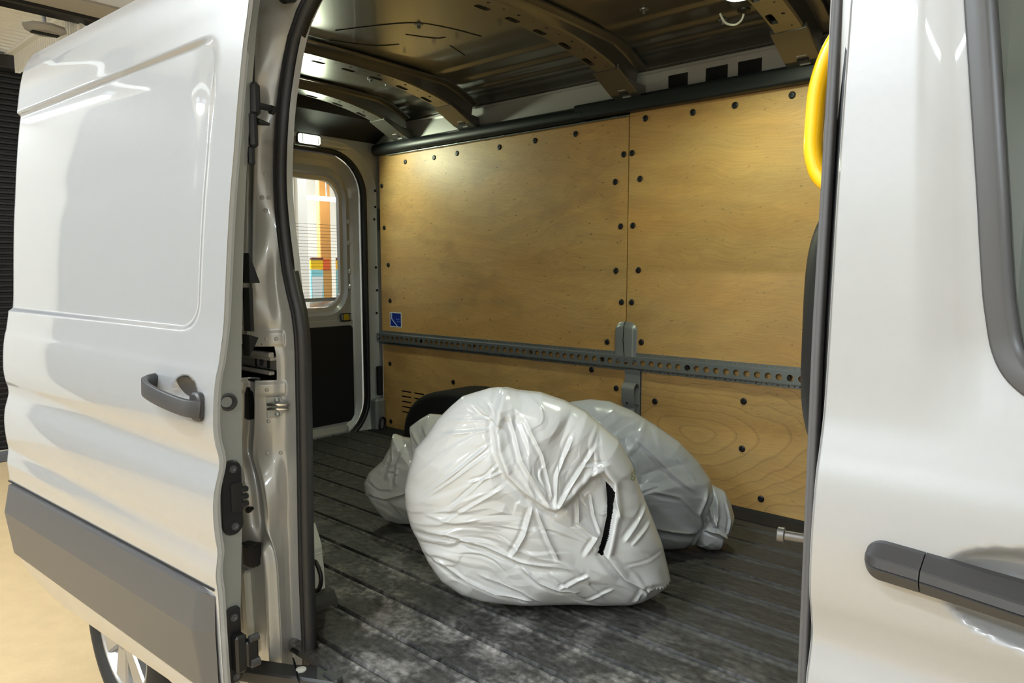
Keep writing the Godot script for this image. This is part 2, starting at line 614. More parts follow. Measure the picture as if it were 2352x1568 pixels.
# ---------------------------------------------------------------- the hall
func ribbed(o: Vector3, along: Vector3, across: Vector3, pitch: float, depth: Vector3, hint: Vector3) -> G:   # trapezoid sheet
	var g := G.new()
	var m := int(along.length() / pitch)
	var d := along / m
	for k in m:
		var a := o + d * k
		var q := [a, a + d * 0.35, a + d * 0.5 + depth, a + d * 0.85 + depth, a + d]
		for j in 4:
			g.face([q[j], q[j + 1], q[j + 1] + across, q[j] + across], hint)
	return g
func hall() -> void:
	var g := G.new()
	g.box(Vector3(-2, -0.1, -0.25), Vector3(20, 0.2, 14.5), 0.0)
	struct("floor", g, M.epoxy, "tan glossy epoxy garage floor")
	g = G.new()
	g.box(Vector3(-2, 4.35, -0.25), Vector3(20, 0.2, 14.5), 0.0)
	struct("ceiling", g, M.ceil, "pale hall ceiling")
	# end wall with the gate, a pale field, a grey field and the opening towards the next bay
	g = G.new()
	g.box(Vector3(-7.25, 2.1, -2.05), Vector3(0.2, 4.3, 1.60), 0.0)
	g.box(Vector3(-7.25, 3.8, 0.4), Vector3(0.2, 1.0, 3.3), 0.0)
	g.box(Vector3(-7.25, 2.1, 2.35), Vector3(0.2, 4.3, 0.75), 0.0)
	g.box(Vector3(-7.25, 3.85, -5.1), Vector3(0.2, 0.9, 4.5), 0.0)
	struct("wall_rear", g, M.wall, "white end wall around the dark gate")
	g = G.new()
	g.box(Vector3(-7.22, 2.1, 4.85), Vector3(0.2, 4.3, 4.25), 0.0)
	struct("wall_rear_grey", g, M.wall_grey, "grey end wall field")
	g = G.new()
	g.box(Vector3(8.1, 2.1, -0.25), Vector3(0.2, 4.3, 14.5), 0.0)
	struct("wall_front", g, M.wall)
	g = G.new()
	g.box(Vector3(-2, 2.1, 7.1), Vector3(20, 4.3, 0.2), 0.0)
	struct("wall_side", g, M.wall)
	g = G.new()
	g.box(Vector3(-2, 2.1, -7.6), Vector3(20, 4.3, 0.2), 0.0)
	struct("wall_far", g, M.wall)
	g = G.new()
	g.box(Vector3(-12.1, 2.1, -0.25), Vector3(0.2, 4.3, 14.5), 0.0)
	struct("wall_bay", g, M.wall, "white wall at the end of the neighbouring bay")
	# dark roller gate of narrow slats
	g = ribbed(Vector3(-7.16, 0.09, -1.25), Vector3(0, 3.16, 0), Vector3(0, 0, 3.22), 0.045, Vector3(0.02, 0, 0), Vector3(1, 0, 0))
	var gate := struct("door_1", g, M.gate, "black roller gate of narrow slats")
	g = G.new()
	g.box(Vector3(-7.12, 3.29, 0.36), Vector3(0.1, 0.10, 3.24), 0.005)
	obj("header", g, mat(Color(0.16, 0.16, 0.17), 0.5), gate)
	g = G.new()
	g.box(Vector3(-7.13, 0.045, 0.36), Vector3(0.07, 0.08, 3.2), 0.005)
	obj("bottom_rail", g, mat(Color(0.33, 0.34, 0.36), 0.4), gate)
	# lower corrugated ceiling in front of the gate and its downstand
	g = ribbed(Vector3(-7.15, 3.37, -0.1), Vector3(1.6, 0, 0), Vector3(0, 0, 2.6), 0.10, Vector3(0, 0.05, 0), Vector3(0, -1, 0))
	struct("ceiling_canopy", g, M.ceil, "pale corrugated sheet ceiling before the gate")
	g = ribbed(Vector3(-7.05, 3.20, -0.12), Vector3(1.5, 0, 0), Vector3(0, 0.17, 0), 0.05, Vector3(0, 0, -0.03), Vector3(0, 0, 1))
	struct("trim_1", g, M.ceil, "corrugated downstand under the pale sheet ceiling")
	g = G.new()
	g.box(Vector3(-6.35, 3.36, -0.105), Vector3(1.6, 0.025, 0.06), 0.003)
	struct("trim_2", g, M.ceil, "pale edge strip of the corrugated ceiling")
	# overhead sectional gate pushed up under the ceiling, with its black lip
	var od := node("overhead_gate", self, Vector3(-4.5, 3.30, 0.2))
	tag(od, "open overhead gate leaf with beige edge and black rubber lip under the ceiling", "gate")
	g = G.new()
	g.box(Vector3(0.25, 0.05, 0), Vector3(1.9, 0.06, 2.6), 0.004)
	obj("leaf", g, M.panel, od)
	g = G.new()
	g.box(Vector3(-0.82, 0.035, 0), Vector3(0.26, 0.07, 2.6), 0.004)
	obj("edge_strip", g, M.beige, od)
	g = G.new()
	g.box(Vector3(-1.02, 0.015, 0), Vector3(0.14, 0.09, 2.6), 0.01)
	obj("rubber_lip", g, M.black, od)
	# flat eight-sided hall lamp, switched off
	var hl := node("hall_lamp", self, Vector3(-5.65, 3.18, 0.06))
	tag(hl, "grey flat eight-sided hall lamp, unlit, under the corrugated ceiling", "ceiling lamp")
	g = G.new()
	g.lathe(pv([0.0, 0.0, 0.09, 0.0, 0.13, 0.025, 0.13, 0.04, 0.0, 0.05]), Vector3.ZERO, Vector3.UP, 8)
	obj("shade", g, mat(Color(0.55, 0.54, 0.52), 0.5), hl)
	g = G.new()
	g.box(Vector3(0, -0.004, 0), Vector3(0.05, 0.008, 0.16), 0.002)
	obj("slot", g, M.dark, hl)
	g = G.new()
	g.cyl(Vector3(0, 0.05, 0), Vector3(0, 0.2, 0), 0.012, 8)
	obj("stem", g, M.panel, hl)
	# what the rear window shows of the next bay
	var tp := node("timber_post", self, Vector3(-9.45, 0, -4.64))
	tag(tp, "orange glued timber post seen through the van's rear window", "post")
	g = G.new()
	g.box(Vector3(0, 2.1, 0), Vector3(0.10, 4.3, 0.19), 0.01)
	obj("post", g, M.timber, tp)
	g = G.new()
	g.box(Vector3(0.06, 1.68, 0.02), Vector3(0.02, 0.16, 0.14), 0.004)
	obj("plate", g, mat(Color(0.9, 0.36, 0.12), 0.5), tp)
	g = G.new()
	g.box(Vector3(-7.13, 1.6, -2.79), Vector3(0.06, 3.4, 0.12), 0.004)
	struct("trim_3", g, M.wall, "white jamb of the opening to the next bay")
	var k := 0
	for q in [[-4.43, 0.21], [-4.88, 0.20]]:
		var s := node("wall_sign", self, Vector3(-9.35, 0, q[0]))
		tag(s, ["yellow and pale blue board left of the timber post", "yellow and pale blue board right of the timber post"][k], "sign", "boards in the next bay")
		k += 1
		g = G.new()
		g.box(Vector3(0, 1.675, 0), Vector3(0.04, 0.14, q[1]), 0.004)
		obj("yellow_board", g, mat(Color(1.0, 0.80, 0.0), 0.5), s)
		g = G.new()
		g.box(Vector3(0.01, 1.765, 0), Vector3(0.05, 0.035, q[1]), 0.004)
		obj("top_bar", g, mat(Color(0.35, 0.10, 0.06), 0.5), s)
		g = G.new()
		g.box(Vector3(0, 1.0, 0), Vector3(0.04, 1.20, q[1]), 0.004)
		obj("blue_board", g, mat(Color(0.55, 0.85, 0.90), 0.5), s)
		g = G.new()
		g.prism(pv([-0.01, 0.45, 0.095, 0.45, 0.095, 1.5, -0.095, 1.5]), Vector3(0.021, 0, 0), Vector3(0, 0, 1), Vector3(0, 1, 0), Vector3(0.004, 0, 0))
		obj("white_field", g, mat(Color(0.95, 0.97, 0.97), 0.5), s)
		for x in [-0.07, 0.07]:
			g = G.new()
			g.box(Vector3(0, 0.2, x), Vector3(0.04, 0.4, 0.04), 0.004)
			obj("leg", g, M.trim, s)
	var wl := node("wall_lamp", self, Vector3(-9.0, 2.62, -4.4))
	tag(wl, "bright horizontal strip lamp before the timber post", "lamp")
	g = G.new()
	g.box(Vector3.ZERO, Vector3(0.06, 0.06, 0.9), 0.01)
	obj("strip", g, M.tube, wl)
	g = G.new()
	g.cyl(Vector3(0, 0.03, 0), Vector3(0, 1.6, 0), 0.01, 8)
	obj("cord", g, M.panel, wl)
	# dark roof of a parked car
	var pc := node("parked_car", self, Vector3(-8.3, 0, -3.4))
	tag(pc, "dark car parked beyond the van's rear window, only its roof showing", "car")
	g = G.new()
	g.grid(24, 16, func(u: float, w: float):
		var x := lerpf(-0.75, 0.75, u)
		var z := lerpf(-1.0, 1.0, w)
		return Vector3(x, 1.20 - 0.16 * pow(absf(z), 3.0) - 0.5 * pow(absf(x) / 0.75, 4.0) * 0.2, z), Vector3.UP)
	g.box(Vector3(0, 0.72, 0), Vector3(1.5, 0.70, 3.6), 0.12)
	obj("body", g, mat(Color(0.10, 0.10, 0.11), 0.25), pc)
	for x in [-0.68, 0.68]:
		for z in [-1.2, 1.2]:
			g = G.new()
			g.cyl(Vector3(x - 0.1, 0.31, z), Vector3(x + 0.1, 0.31, z), 0.31, 20)
			obj("wheel", g, M.tyre, pc)

# ---------------------------------------------------------------- load space
const ZL := -0.86
var screw_mesh: ArrayMesh
func plate(x0: float, y0: float, x1: float, y1: float, z: float, th: float, holes: Array, uv0: Vector2, uvs: Vector2) -> G:
	# plywood sheet facing +z with rectangular through-slots [x0, y0, x1, y1]
	var g := G.new()
	var uvf := func(p: Vector3) -> Vector2: return Vector2((p.x - uv0.x) / uvs.x, 1.0 - (p.y - uv0.y) / uvs.y)
	var xs := [x0, x1]
	var ys := [y0, y1]
	for h in holes:
		for a in [h[0], h[2]]:
			if not xs.has(a):
				xs.append(a)
		for a in [h[1], h[3]]:
			if not ys.has(a):
				ys.append(a)
	xs.sort()
	ys.sort()
	for a in xs.size() - 1:
		for b in ys.size() - 1:
			var c := Vector2((xs[a] + xs[a + 1]) * 0.5, (ys[b] + ys[b + 1]) * 0.5)
			var open := false
			for h in holes:
				if c.x > h[0] and c.x < h[2] and c.y > h[1] and c.y < h[3]:
					open = true
			if not open:
				g.face([Vector3(xs[a], ys[b], z), Vector3(xs[a + 1], ys[b], z), Vector3(xs[a + 1], ys[b + 1], z), Vector3(xs[a], ys[b + 1], z)], Vector3.BACK, uvf)
				g.face([Vector3(xs[a], ys[b], z - th), Vector3(xs[a + 1], ys[b], z - th), Vector3(xs[a + 1], ys[b + 1], z - th), Vector3(xs[a], ys[b + 1], z - th)], Vector3.FORWARD, uvf)
	var rim := func(h: Array, s: float):
		var d := Vector3(0, 0, -th)
		var q := [Vector3(h[0], h[1], z), Vector3(h[2], h[1], z), Vector3(h[2], h[3], z), Vector3(h[0], h[3], z)]
		var o := [Vector3.DOWN, Vector3.RIGHT, Vector3.UP, Vector3.LEFT]
		for k in 4:
			g.face([q[k], q[(k + 1) % 4], q[(k + 1) % 4] + d, q[k] + d], o[k] * s, uvf)
	rim.call([x0, y0, x1, y1], 1.0)
	for h in holes:
		rim.call(h, -1.0)
	return g
func screws(p: Node, at: Array) -> void:
	for k in range(0, at.size(), 2):
		var o := obj("screw", screw_mesh, M.black, p)
		o.position = Vector3(at[k], at[k + 1], ZL)
func lining() -> void:
	var g := G.new()
	g.lathe(pv([0.013, 0.0, 0.0125, 0.0025, 0.009, 0.0045, 0.004, 0.0048, 0.003, 0.003, 0.0, 0.003]), Vector3.ZERO, Vector3.BACK, 14)
	screw_mesh = g.mesh()
	var w1 := mat(Color.WHITE, 0.48, 0.0, {"albedo_texture": wood(101, 1100, 720, 1.65, 1.08, Vector4(0.9, 0.35, 0.4, 2.2), 1.0)})
	var w2 := mat(Color.WHITE, 0.5, 0.0, {"albedo_texture": wood(202, 800, 720, 1.2, 1.08, Vector4(1.0, 0.3, 0.15, 1.8), 0.5)})
	var w3 := mat(Color.WHITE, 0.5, 0.0, {"albedo_texture": wood(303, 900, 420, 1.1, 0.52, Vector4(0.26, 0.25, 1.0, 2.3), 0.3)})
	for m in [w1, w2, w3]:
		m.clearcoat_enabled = true
		m.clearcoat = 0.35
		m.clearcoat_roughness = 0.42
	var p := obj("plywood_panel", plate(-3.286, 0.50, -1.648, 1.549, ZL, 0.009, [], Vector2(-3.286, 0.49), Vector2(1.65, 1.08)), w1, van, "upper plywood panel towards the rear with a blue square sticker")
	screws(p, [-3.06, 1.497, -2.83, 1.497, -2.66, 1.501, -2.37, 1.500, -2.15, 1.505, -1.92, 1.507, -1.67, 1.394, -1.71, 1.285, -1.68, 1.099, -1.70, 0.914, -1.67, 0.781, -1.74, 0.607, -3.265, 1.385, -3.25, 1.152, -3.22, 0.944, -3.21, 0.743])
	# blue square sticker: pale border, a bent white line, rows of small illegible print
	var st := tex(96, 96, func(x: int, y: int):
		var b := x < 6 or y < 6 or x > 89 or y > 89
		var ln := (absf(x - 15) < 3.5 and y < 44) or (absf((y - 42) - (x - 14)) < 4.5 and y >= 42)
		var pr := (x > 46 and x < 84 and absf(y - 44) < 4 and (x / 5) % 3 != 0) or (x > 58 and x < 86 and absf(y - 58) < 4 and (x / 4) % 3 != 1) or (absf(x - 30) < 2 and absf(y - 42) < 4) or (absf(x - 48) < 2 and absf(y - 58) < 4) or (absf(x - 66) < 2 and absf(y - 74) < 4)
		return Color(0.85, 0.87, 0.86) if b else (Color(0.75, 0.82, 0.95) if ln else (Color(0.45, 0.55, 0.85) if pr else Color(0.04, 0.17, 0.55))))
	g = G.new()
	g.box(Vector3(-3.162, 0.637, ZL + 0.0006), Vector3(0.103, 0.084, 0.0012), 0.0)
	for k in g.v.size():
		g.t[k] = Vector2((g.v[k].x + 3.2135) / 0.103, 1.0 - (g.v[k].y - 0.595) / 0.084)
	obj("sticker", g, mat(Color.WHITE, 0.3, 0.0, {"albedo_texture": st}), p, "blue square sticker with a white border and bent white line")
	p = obj("plywood_panel", plate(-1.643, 0.50, -0.50, 1.556, ZL, 0.009, [], Vector2(-1.643, 0.49), Vector2(1.2, 1.08)), w2, van, "upper plywood panel towards the cab")
	screws(p, [-1.63, 1.395, -1.59, 1.288, -1.62, 1.100, -1.59, 0.916, -1.62, 0.782, -1.57, 0.617, -1.57, 1.526, -1.36, 1.520, -1.19, 1.522, -0.98, 1.526, -0.70, 1.524])
	var slots := []
	for c in 3:
		for r in 5:
			var x := -3.125 + c * 0.108
			var y := 0.232 - r * 0.0295
			slots.append([x, y, x + (0.085 if c < 2 else 0.15), y + 0.009])
	p = obj("plywood_panel", plate(-3.28, 0.012, -1.648, 0.496, ZL, 0.009, slots, Vector2(-3.28, -0.3), Vector2(1.65, 1.08)), w1, van, "lower plywood panel with vent slots beside the wheel arch")
	screws(p, [-3.22, 0.383, -3.22, 0.048, -2.70, 0.331, -1.82, 0.478, -1.69, 0.410])
	p = obj("plywood_panel", plate(-1.565, 0.012, -0.50, 0.496, ZL, 0.009, [], Vector2(-1.565, 0.0), Vector2(1.1, 0.52)), w3, van, "lower plywood panel with oval growth rings")
	screws(p, [-1.50, 0.376, -1.12, 0.423, -1.12, 0.240, -1.04, 0.061])
	# body side behind the lining
	g = G.new()
	g.box(Vector3(-1.45, 0.72, -0.925), Vector3(4.4, 2.0, 0.05), 0.0)
	obj("body_side", g, M.silver_lifted, van)
	g = G.new()
	g.box(Vector3(-1.605, 0.25, -0.885), Vector3(0.10, 0.52, 0.03), 0.004)
	g.box(Vector3(-1.60, 0.9, -0.89), Vector3(0.08, 1.4, 0.03), 0.004)
	obj("side_post", g, M.bracket, van)
	# pressed cover over the post, above the load rail
	var cv := node("post_cover", van)
	g = G.new()
	g.grid(28, 30, func(u: float, w: float):
		var q := Vector2(u * 2 - 1, w)
		var top: float = sqrt(maxf(0.0, 1.0 - pow(absf(q.x), 3.0)))
		var y := lerpf(0.53, 0.655 + 0.045 * top, w)
		var e := minf((1.0 - absf(q.x)) * 0.055, (1.0 - w) * 0.13)
		var hgt := 0.014 * smoothstep(0.0, 0.016, e) + 0.003 * (1.0 - absf(q.x))
		return Vector3(-1.644 + q.x * 0.055, y, ZL + 0.001 + hgt), Vector3.BACK)
	obj("shell", g, M.bracket, cv)
	g = G.new()
	g.tube(p3([-1.645, 0.70, -0.853, -1.645, 0.685, -0.8425, -1.648, 0.62, -0.8415, -1.640, 0.55, -0.8415]), 0.0016, 6)
	obj("seam", g, M.dark, cv)
	# folded anchor bracket below the rail
	var br := node("anchor_bracket", van)
	g = G.new()
	g.box(Vector3(-1.605, 0.40, -0.852), Vector3(0.075, 0.20, 0.004), 0.001)
	var strap := PackedVector3Array()
	for k in 13:
		var a := PI * k / 12.0
		strap.append(Vector3(-1.598, 0.420 + 0.026 * sin(a), -0.832 - 0.022 * cos(a) + 0.004))
	strap.insert(0, Vector3(-1.598, 0.355, -0.847))
	strap.append(Vector3(-1.598, 0.36, -0.806))
	strap.append(Vector3(-1.598, 0.35, -0.822))
	strap.append(Vector3(-1.598, 0.34, -0.812))
	strap.append(Vector3(-1.598, 0.28, -0.812))
	g.sweep(strap, pv([-0.0016, -0.03, 0.0016, -0.03, 0.0016, 0.03, -0.0016, 0.03]), Vector3.RIGHT, true, true)
	obj("strap", g, M.bracket, br)
	g = G.new()
	g.box(Vector3(-1.598, 0.312, -0.8105), Vector3(0.042, 0.034, 0.002), 0.0)
	g.cyl(Vector3(-1.60, 0.364, -0.815), Vector3(-1.60, 0.364, -0.804), 0.005, 10)
	g.cyl(Vector3(-1.632, 0.392, -0.851), Vector3(-1.632, 0.392, -0.848), 0.005, 10)
	obj("opening", g, M.dark, br)
	# perforated aluminium load rail
	var rl := node("load_rail", van)
	g = G.new()
	var n := 70
	var pt := 0.0405
	for k in n:
		var x := -3.31 + k * pt
		g.hole_cell(Vector3(x, 0.5085, -0.838), Vector3(pt, 0, 0), Vector3(0, 0.046, 0), 0.0125, 0.0125, Vector3(0, 0, -0.003), 1.0, 16)
		for y in [0.4925, 0.5565]:
			g.hole_cell(Vector3(x, y, -0.856), Vector3(pt * 0.5, 0, 0), Vector3(0, 0.0145, 0), 0.0035, 0.0035, Vector3(0, 0, -0.003), 1.0, 8)
			g.hole_cell(Vector3(x + pt * 0.5, y, -0.856), Vector3(pt * 0.5, 0, 0), Vector3(0, 0.0145, 0), 0.0022, 0.0022, Vector3(0, 0, -0.003), 1.0, 8)
	var x1 := -3.31 + n * pt
	for q in [[0.5545, 0.5565, 1.0], [0.5085, 0.5065, -1.0]]:
		g.face([Vector3(-3.31, q[0], -0.838), Vector3(x1, q[0], -0.838), Vector3(x1, q[1], -0.856), Vector3(-3.31, q[1], -0.856)], Vector3(0, q[2], 0.1))
	for y in [0.571, 0.4925]:
		g.face([Vector3(-3.31, y, -0.856), Vector3(x1, y, -0.856), Vector3(x1, y, -0.860), Vector3(-3.31, y, -0.860)], Vector3(0, y - 0.53, 0))
	obj("perforated_web", g, M.zinc, rl)
	for k in 6:
		g = G.new()
		g.cyl(Vector3(-2.95 + k * 0.4, 0.5315, -0.858), Vector3(-2.95 + k * 0.4, 0.5315, -0.842), 0.009, 8)
		obj("bolt", g, M.black, rl)
	# black cushioned cable duct above the plywood, two lengths
	var duct := func(x0: float, x1d: float, prof: Array, lab: String):
		var gg := G.new()
		var path := PackedVector3Array()
		for k in 9:
			path.append(Vector3(lerpf(x0, x1d, k / 8.0), 0, 0))
		gg.sweep(path, pv(prof), Vector3.UP)
		obj("cable_duct", gg, M.foam, van, lab)
	duct.call(-3.30, -1.86, [0.875, 1.551, 0.845, 1.551, 0.828, 1.556, 0.820, 1.568, 0.818, 1.585, 0.823, 1.602, 0.838, 1.612, 0.875, 1.614], "rounded rear length of the black cable duct")
	duct.call(-1.90, -0.50, [0.875, 1.555, 0.835, 1.555, 0.824, 1.559, 0.820, 1.568, 0.819, 1.604, 0.824, 1.616, 0.832, 1.620, 0.875, 1.622], "flatter front length of the black cable duct")
	g = G.new()
	g.box(Vector3(-2.42, 1.5455, -0.850), Vector3(1.56, 0.006, 0.018), 0.002)
	for k in 9:
		g.box(Vector3(-2.95 + k * 0.155, 1.5455, -0.842), Vector3(0.03, 0.008, 0.008), 0.003)
	obj("edge_strip", g, M.zinc, van, "bright metal strip between plywood and cable duct")
	g = G.new()
	g.prism(pv([-0.858, -0.012, -0.755, -0.012, -0.755, 0.003, -0.835, 0.008, -0.848, 0.014, -0.858, 0.014]), Vector3(-3.30, 0, 0), Vector3(0, 0, 1), Vector3(0, 1, 0), Vector3(2.9, 0, 0), 0.0)
	obj("floor_skirting", g, M.navy, van)
	# pressed roof-side rail between duct and roof
	g = G.new()
	var holes := [[-1.475, 1.615, -1.389, 1.678], [-1.315, 1.615, -1.226, 1.678], [-1.187, 1.615, -1.096, 1.678]]
	var pl := plate(-3.32, 1.60, -0.2, 1.735, -0.868, 0.006, holes, Vector2.ZERO, Vector2.ONE)
	g.v = pl.v; g.n = pl.n; g.t = pl.t; g.i = pl.i
	for y in [1.703, 1.722]:
		g.box(Vector3(-1.76, y, -0.858), Vector3(3.1, 0.010, 0.022), 0.004)
	obj("roof_side_rail", g, M.silver_lifted, van)
	g = G.new()
	g.box(Vector3(-1.28, 1.65, -0.89), Vector3(0.6, 0.12, 0.02), 0.0)
	obj("rail_cavity", g, M.dark, van)
	g = G.new()
	g.box(Vector3(-2.95, 0.17, -0.884), Vector3(0.5, 0.22, 0.01), 0.0)
	obj("vent_cavity", g, M.dark, van)

# ---------------------------------------------------------------- roof, bows, lamps
var roof_tab: PackedVector2Array
func roof_y(z: float) -> float:
	return curve(roof_tab, absf(z))
func bow_y(z: float) -> float:
	return curve(pv([0.0, 1.752, 0.15, 1.750, 0.40, 1.736, 0.62, 1.696, 0.72, 1.661, 0.80, 1.625, 0.84, 1.605]), absf(z))
func roof() -> void:
	roof_tab = pv([0.0, 1.790, 0.30, 1.788, 0.55, 1.781, 0.62, 1.778, 0.66, 1.767, 0.72, 1.763, 0.745, 1.752, 0.80, 1.746, 0.83, 1.734, 0.87, 1.700])
	var g := G.new()
	var swage := func(x: float, z: float) -> float:   # one stiffening step per bay, set between the bows
		var y := 0.0
		for b in [[-2.98, -2.62], [-2.47, -1.72], [-1.54, -1.02], [-0.84, -0.30]]:
			y += 0.006 * (1.0 - smoothstep(-0.015, 0.015, sdf_rr(Vector2(x, z), Vector2(b[0], -0.52), Vector2(b[1], 0.52), 0.06)))
		return y
	g.grid(150, 160, func(u: float, w: float):
		var x := lerpf(-3.40, -0.1, u)
		var z := lerpf(-0.87, 0.75, w)
		return Vector3(x, roof_y(z) + swage.call(x, z), z), Vector3.DOWN)
	var rp := obj("roof_panel", g, M.roof, van)
	for q in [[-2.03, -0.06], [-1.335, -0.45], [-1.15, -0.66], [-2.75, -0.40]]:
		g = G.new()
		var y: float = roof_y(q[1]) + swage.call(q[0], q[1])
		g.lathe(pv([0.017, 0.0, 0.015, 0.004, 0.007, 0.005, 0.006, 0.014, 0.0, 0.016]), Vector3(q[0], y, q[1]), Vector3.DOWN, 10)
		obj("stud", g, M.zinc, rp)
	g = G.new()
	for q in [[-2.31, 0.10, -2.05, -0.02, -1.98, -0.14, -1.95, -0.30], [-2.15, -0.10, -2.10, -0.20, -2.06, -0.22], [-2.12, -0.30, -2.16, -0.42], [-2.42, 0.05, -2.35, -0.10, -2.26, -0.16]]:
		var pp := PackedVector3Array()
		for k in range(0, q.size(), 2):
			pp.append(Vector3(q[k], roof_y(q[k + 1]) + swage.call(q[k], q[k + 1]), q[k + 1]))
		g.tube(smooth3(pp, 6), 0.0025, 6)
	obj("dark_line", g, M.wire, rp)  # thin dark curved lines on the roof panel
	g = G.new()
	g.grid(2, 60, func(u: float, w: float):
		var z := lerpf(-0.95, 0.80, w)
		return Vector3(lerpf(-3.5, 1.3, u), curve(pv([-0.95, 1.70, -0.85, 1.79, -0.6, 1.845, 0, 1.86, 0.5, 1.84, 0.70, 1.775, 0.80, 1.64]), z), z), Vector3.UP)
	obj("roof_skin", g, M.silver, van)
	# four pressed bows across the roof
	for bow in [[-3.043, 0.088], [-2.55, 0.088], [-1.631, 0.088], [-0.924, 0.088]]:
		var x0: float = bow[0]
		var hw: float = bow[1] * 0.5
		var b := node("roof_bow", van)
		g = G.new()
		var N := 44
		var dark := G.new()
		for k in N:
			var z0 := lerpf(-0.80, 0.80, float(k) / N)
			var z1 := lerpf(-0.80, 0.80, float(k + 1) / N)
			var y0 := bow_y(z0)
			var y1 := bow_y(z1)
			var Y := Vector3(0, y1 - y0, z1 - z0)
			var D := Vector3(0, 0.012, 0)
			var edge := absf((z0 + z1) * 0.5) > 0.66
			var slot := (k % 4 == 1 or k % 4 == 2) and not edge
			# rear strip of the sole carries long slots, front strip small holes
			var xa := x0 - hw
			var wd := hw * 0.86
			if slot:
				if k % 4 == 1:
					var Y2 := Vector3(0, bow_y(lerpf(-0.80, 0.80, float(k + 2) / N)) - y0, 2 * (z1 - z0))
					g.hole_cell(Vector3(xa, y0, z0), Vector3(wd, 0, 0), Y2, 0.0125, 0.031, D, 0.4, 24)
			else:
				g.face([Vector3(xa, y0, z0), Vector3(xa + wd, y0, z0), Vector3(xa + wd, y1, z1), Vector3(xa, y1, z1)], Vector3.DOWN)
			var X2 := Vector3(2 * hw - wd, 0, 0)
			if k % 2 == 0:
				var r := 0.004 if k % 4 == 0 else 0.0065
				g.hole_cell(Vector3(xa + wd, y0, z0), X2, Y, r, r, D, 1.0, 8)
			else:
				g.face([Vector3(xa + wd, y0, z0), Vector3(xa + wd, y0, z0) + X2, Vector3(xa + wd, y1, z1) + X2, Vector3(xa + wd, y1, z1)], Vector3.DOWN)
		obj("sole", g, M.roof, b)
		g = G.new()
		var prof_at := func(z: float) -> PackedVector3Array:
			var y := bow_y(z)
			var ry := minf(roof_y(z), y + 0.085)
			return PackedVector3Array([Vector3(x0 + hw, y, z), Vector3(x0 + hw + 0.006, y + 0.006, z), Vector3(x0 + hw + 0.016, ry - 0.018, z), Vector3(x0 + hw + 0.022, ry - 0.012, z), Vector3(x0 + hw + 0.052, ry - 0.008, z), Vector3(x0 + hw + 0.054, ry - 0.002, z)])
		var rows_f := []
		var rows_b := []
		for k in N + 1:
			var z := lerpf(-0.80, 0.80, float(k) / N)
			var rw: PackedVector3Array = prof_at.call(z)
			rows_f.append(rw)
			var rb := PackedVector3Array()
			for q in rw:
				rb.append(Vector3(2 * x0 - q.x, q.y, q.z))
			rows_b.append(rb)
		for pair in 5:
			var ra := []
			var rb2 := []
			for k in N + 1:
				ra.append(PackedVector3Array([rows_f[k][pair], rows_f[k][pair + 1]]))
				rb2.append(PackedVector3Array([rows_b[k][pair], rows_b[k][pair + 1]]))
			g.rows(ra, Vector3(0.6, -1, 0))
			g.rows(rb2, Vector3(-0.6, -1, 0))
		obj("web", g, M.roof, b)
		# feet where the bow meets the side rail
		for s in [-1, 1]:
			g = G.new()
			g.prism(pv([-0.85, 1.60, -0.79, 1.618, -0.66, 1.682, -0.66, 1.70, -0.78, 1.66, -0.85, 1.655]), Vector3(x0 - hw - 0.016, 0, 0), Vector3(0, 0, -s), Vector3(0, 1, 0), Vector3(2 * hw + 0.032, 0, 0), 0.004)
			var f := obj("foot", g, M.roof, b)
			g = G.new()
			g.box(Vector3(x0 + 0.004, 1.622, s * 0.792), Vector3(0.038, 0.004, 0.026), 0.0, Basis(Vector3.RIGHT, -s * 0.42))
			obj("pocket", g, M.dark, f)
			for q in [[1.611, 0.810], [1.630, 0.772]]:
				g = G.new()
				g.box(Vector3(x0 + 0.004, q[0], s * q[1]), Vector3(0.038, 0.007, 0.011), 0.003)
				obj("tab", g, M.silver_lifted, f)
	# round roof lamp by the front bow, with its grommet and white lead
	var lp := node("roof_lamp", van, Vector3(-0.965, 1.722, -0.37))
	g = G.new()
	g.lathe(pv([0.062, 0.0, 0.062, 0.010, 0.05, 0.014]), Vector3(0, 0.03, 0), Vector3.DOWN, 28)
	obj("bezel", g, M.trim, lp)
	g = G.new()
	g.lathe(pv([0.050, 0.0, 0.048, 0.012, 0.035, 0.022, 0.0, 0.026]), Vector3(0, 0.018, 0), Vector3.DOWN, 28, false, true)
	obj("lens", g, M.lens, lp)
	g = G.new()
	g.lathe(pv([0.020, 0.0, 0.020, 0.006, 0.010, 0.012, 0.0, 0.013]), Vector3(-0.035, 0.002, -0.12), Vector3.DOWN, 16)
	obj("grommet", g, M.black, lp)
	g = G.new()
	g.tube(smooth3(p3([-0.035, -0.012, -0.12, -0.045, -0.028, -0.125, -0.068, -0.036, -0.128, -0.095, -0.026, -0.118, -0.105, 0.0, -0.10]), 6), 0.0035, 8)
	obj("lead", g, M.wire_white, lp)
	var o := SpotLight3D.new()
	o.name = "roof_lamp_glow"
	o.light_color = Color(0.95, 1.0, 0.86)
	o.light_energy = 0.50
	o.light_size = 0.04
	o.spot_angle = 84.0
	o.spot_angle_attenuation = 0.6
	o.spot_range = 8.0
	o.spot_attenuation = 2.0
	o.shadow_enabled = true
	o.position = Vector3(0, -0.02, 0)
	o.rotation = Vector3(-PI / 2, 0, 0)
	lp.add_child(o)
	# rectangular lamp in the header over the rear doors
	lp = node("rear_lamp", van, Vector3(-3.322, 1.588, -0.425))
	g = G.new()
	var row_a := PackedVector3Array()
	var row_b := PackedVector3Array()
	var row_c := PackedVector3Array()
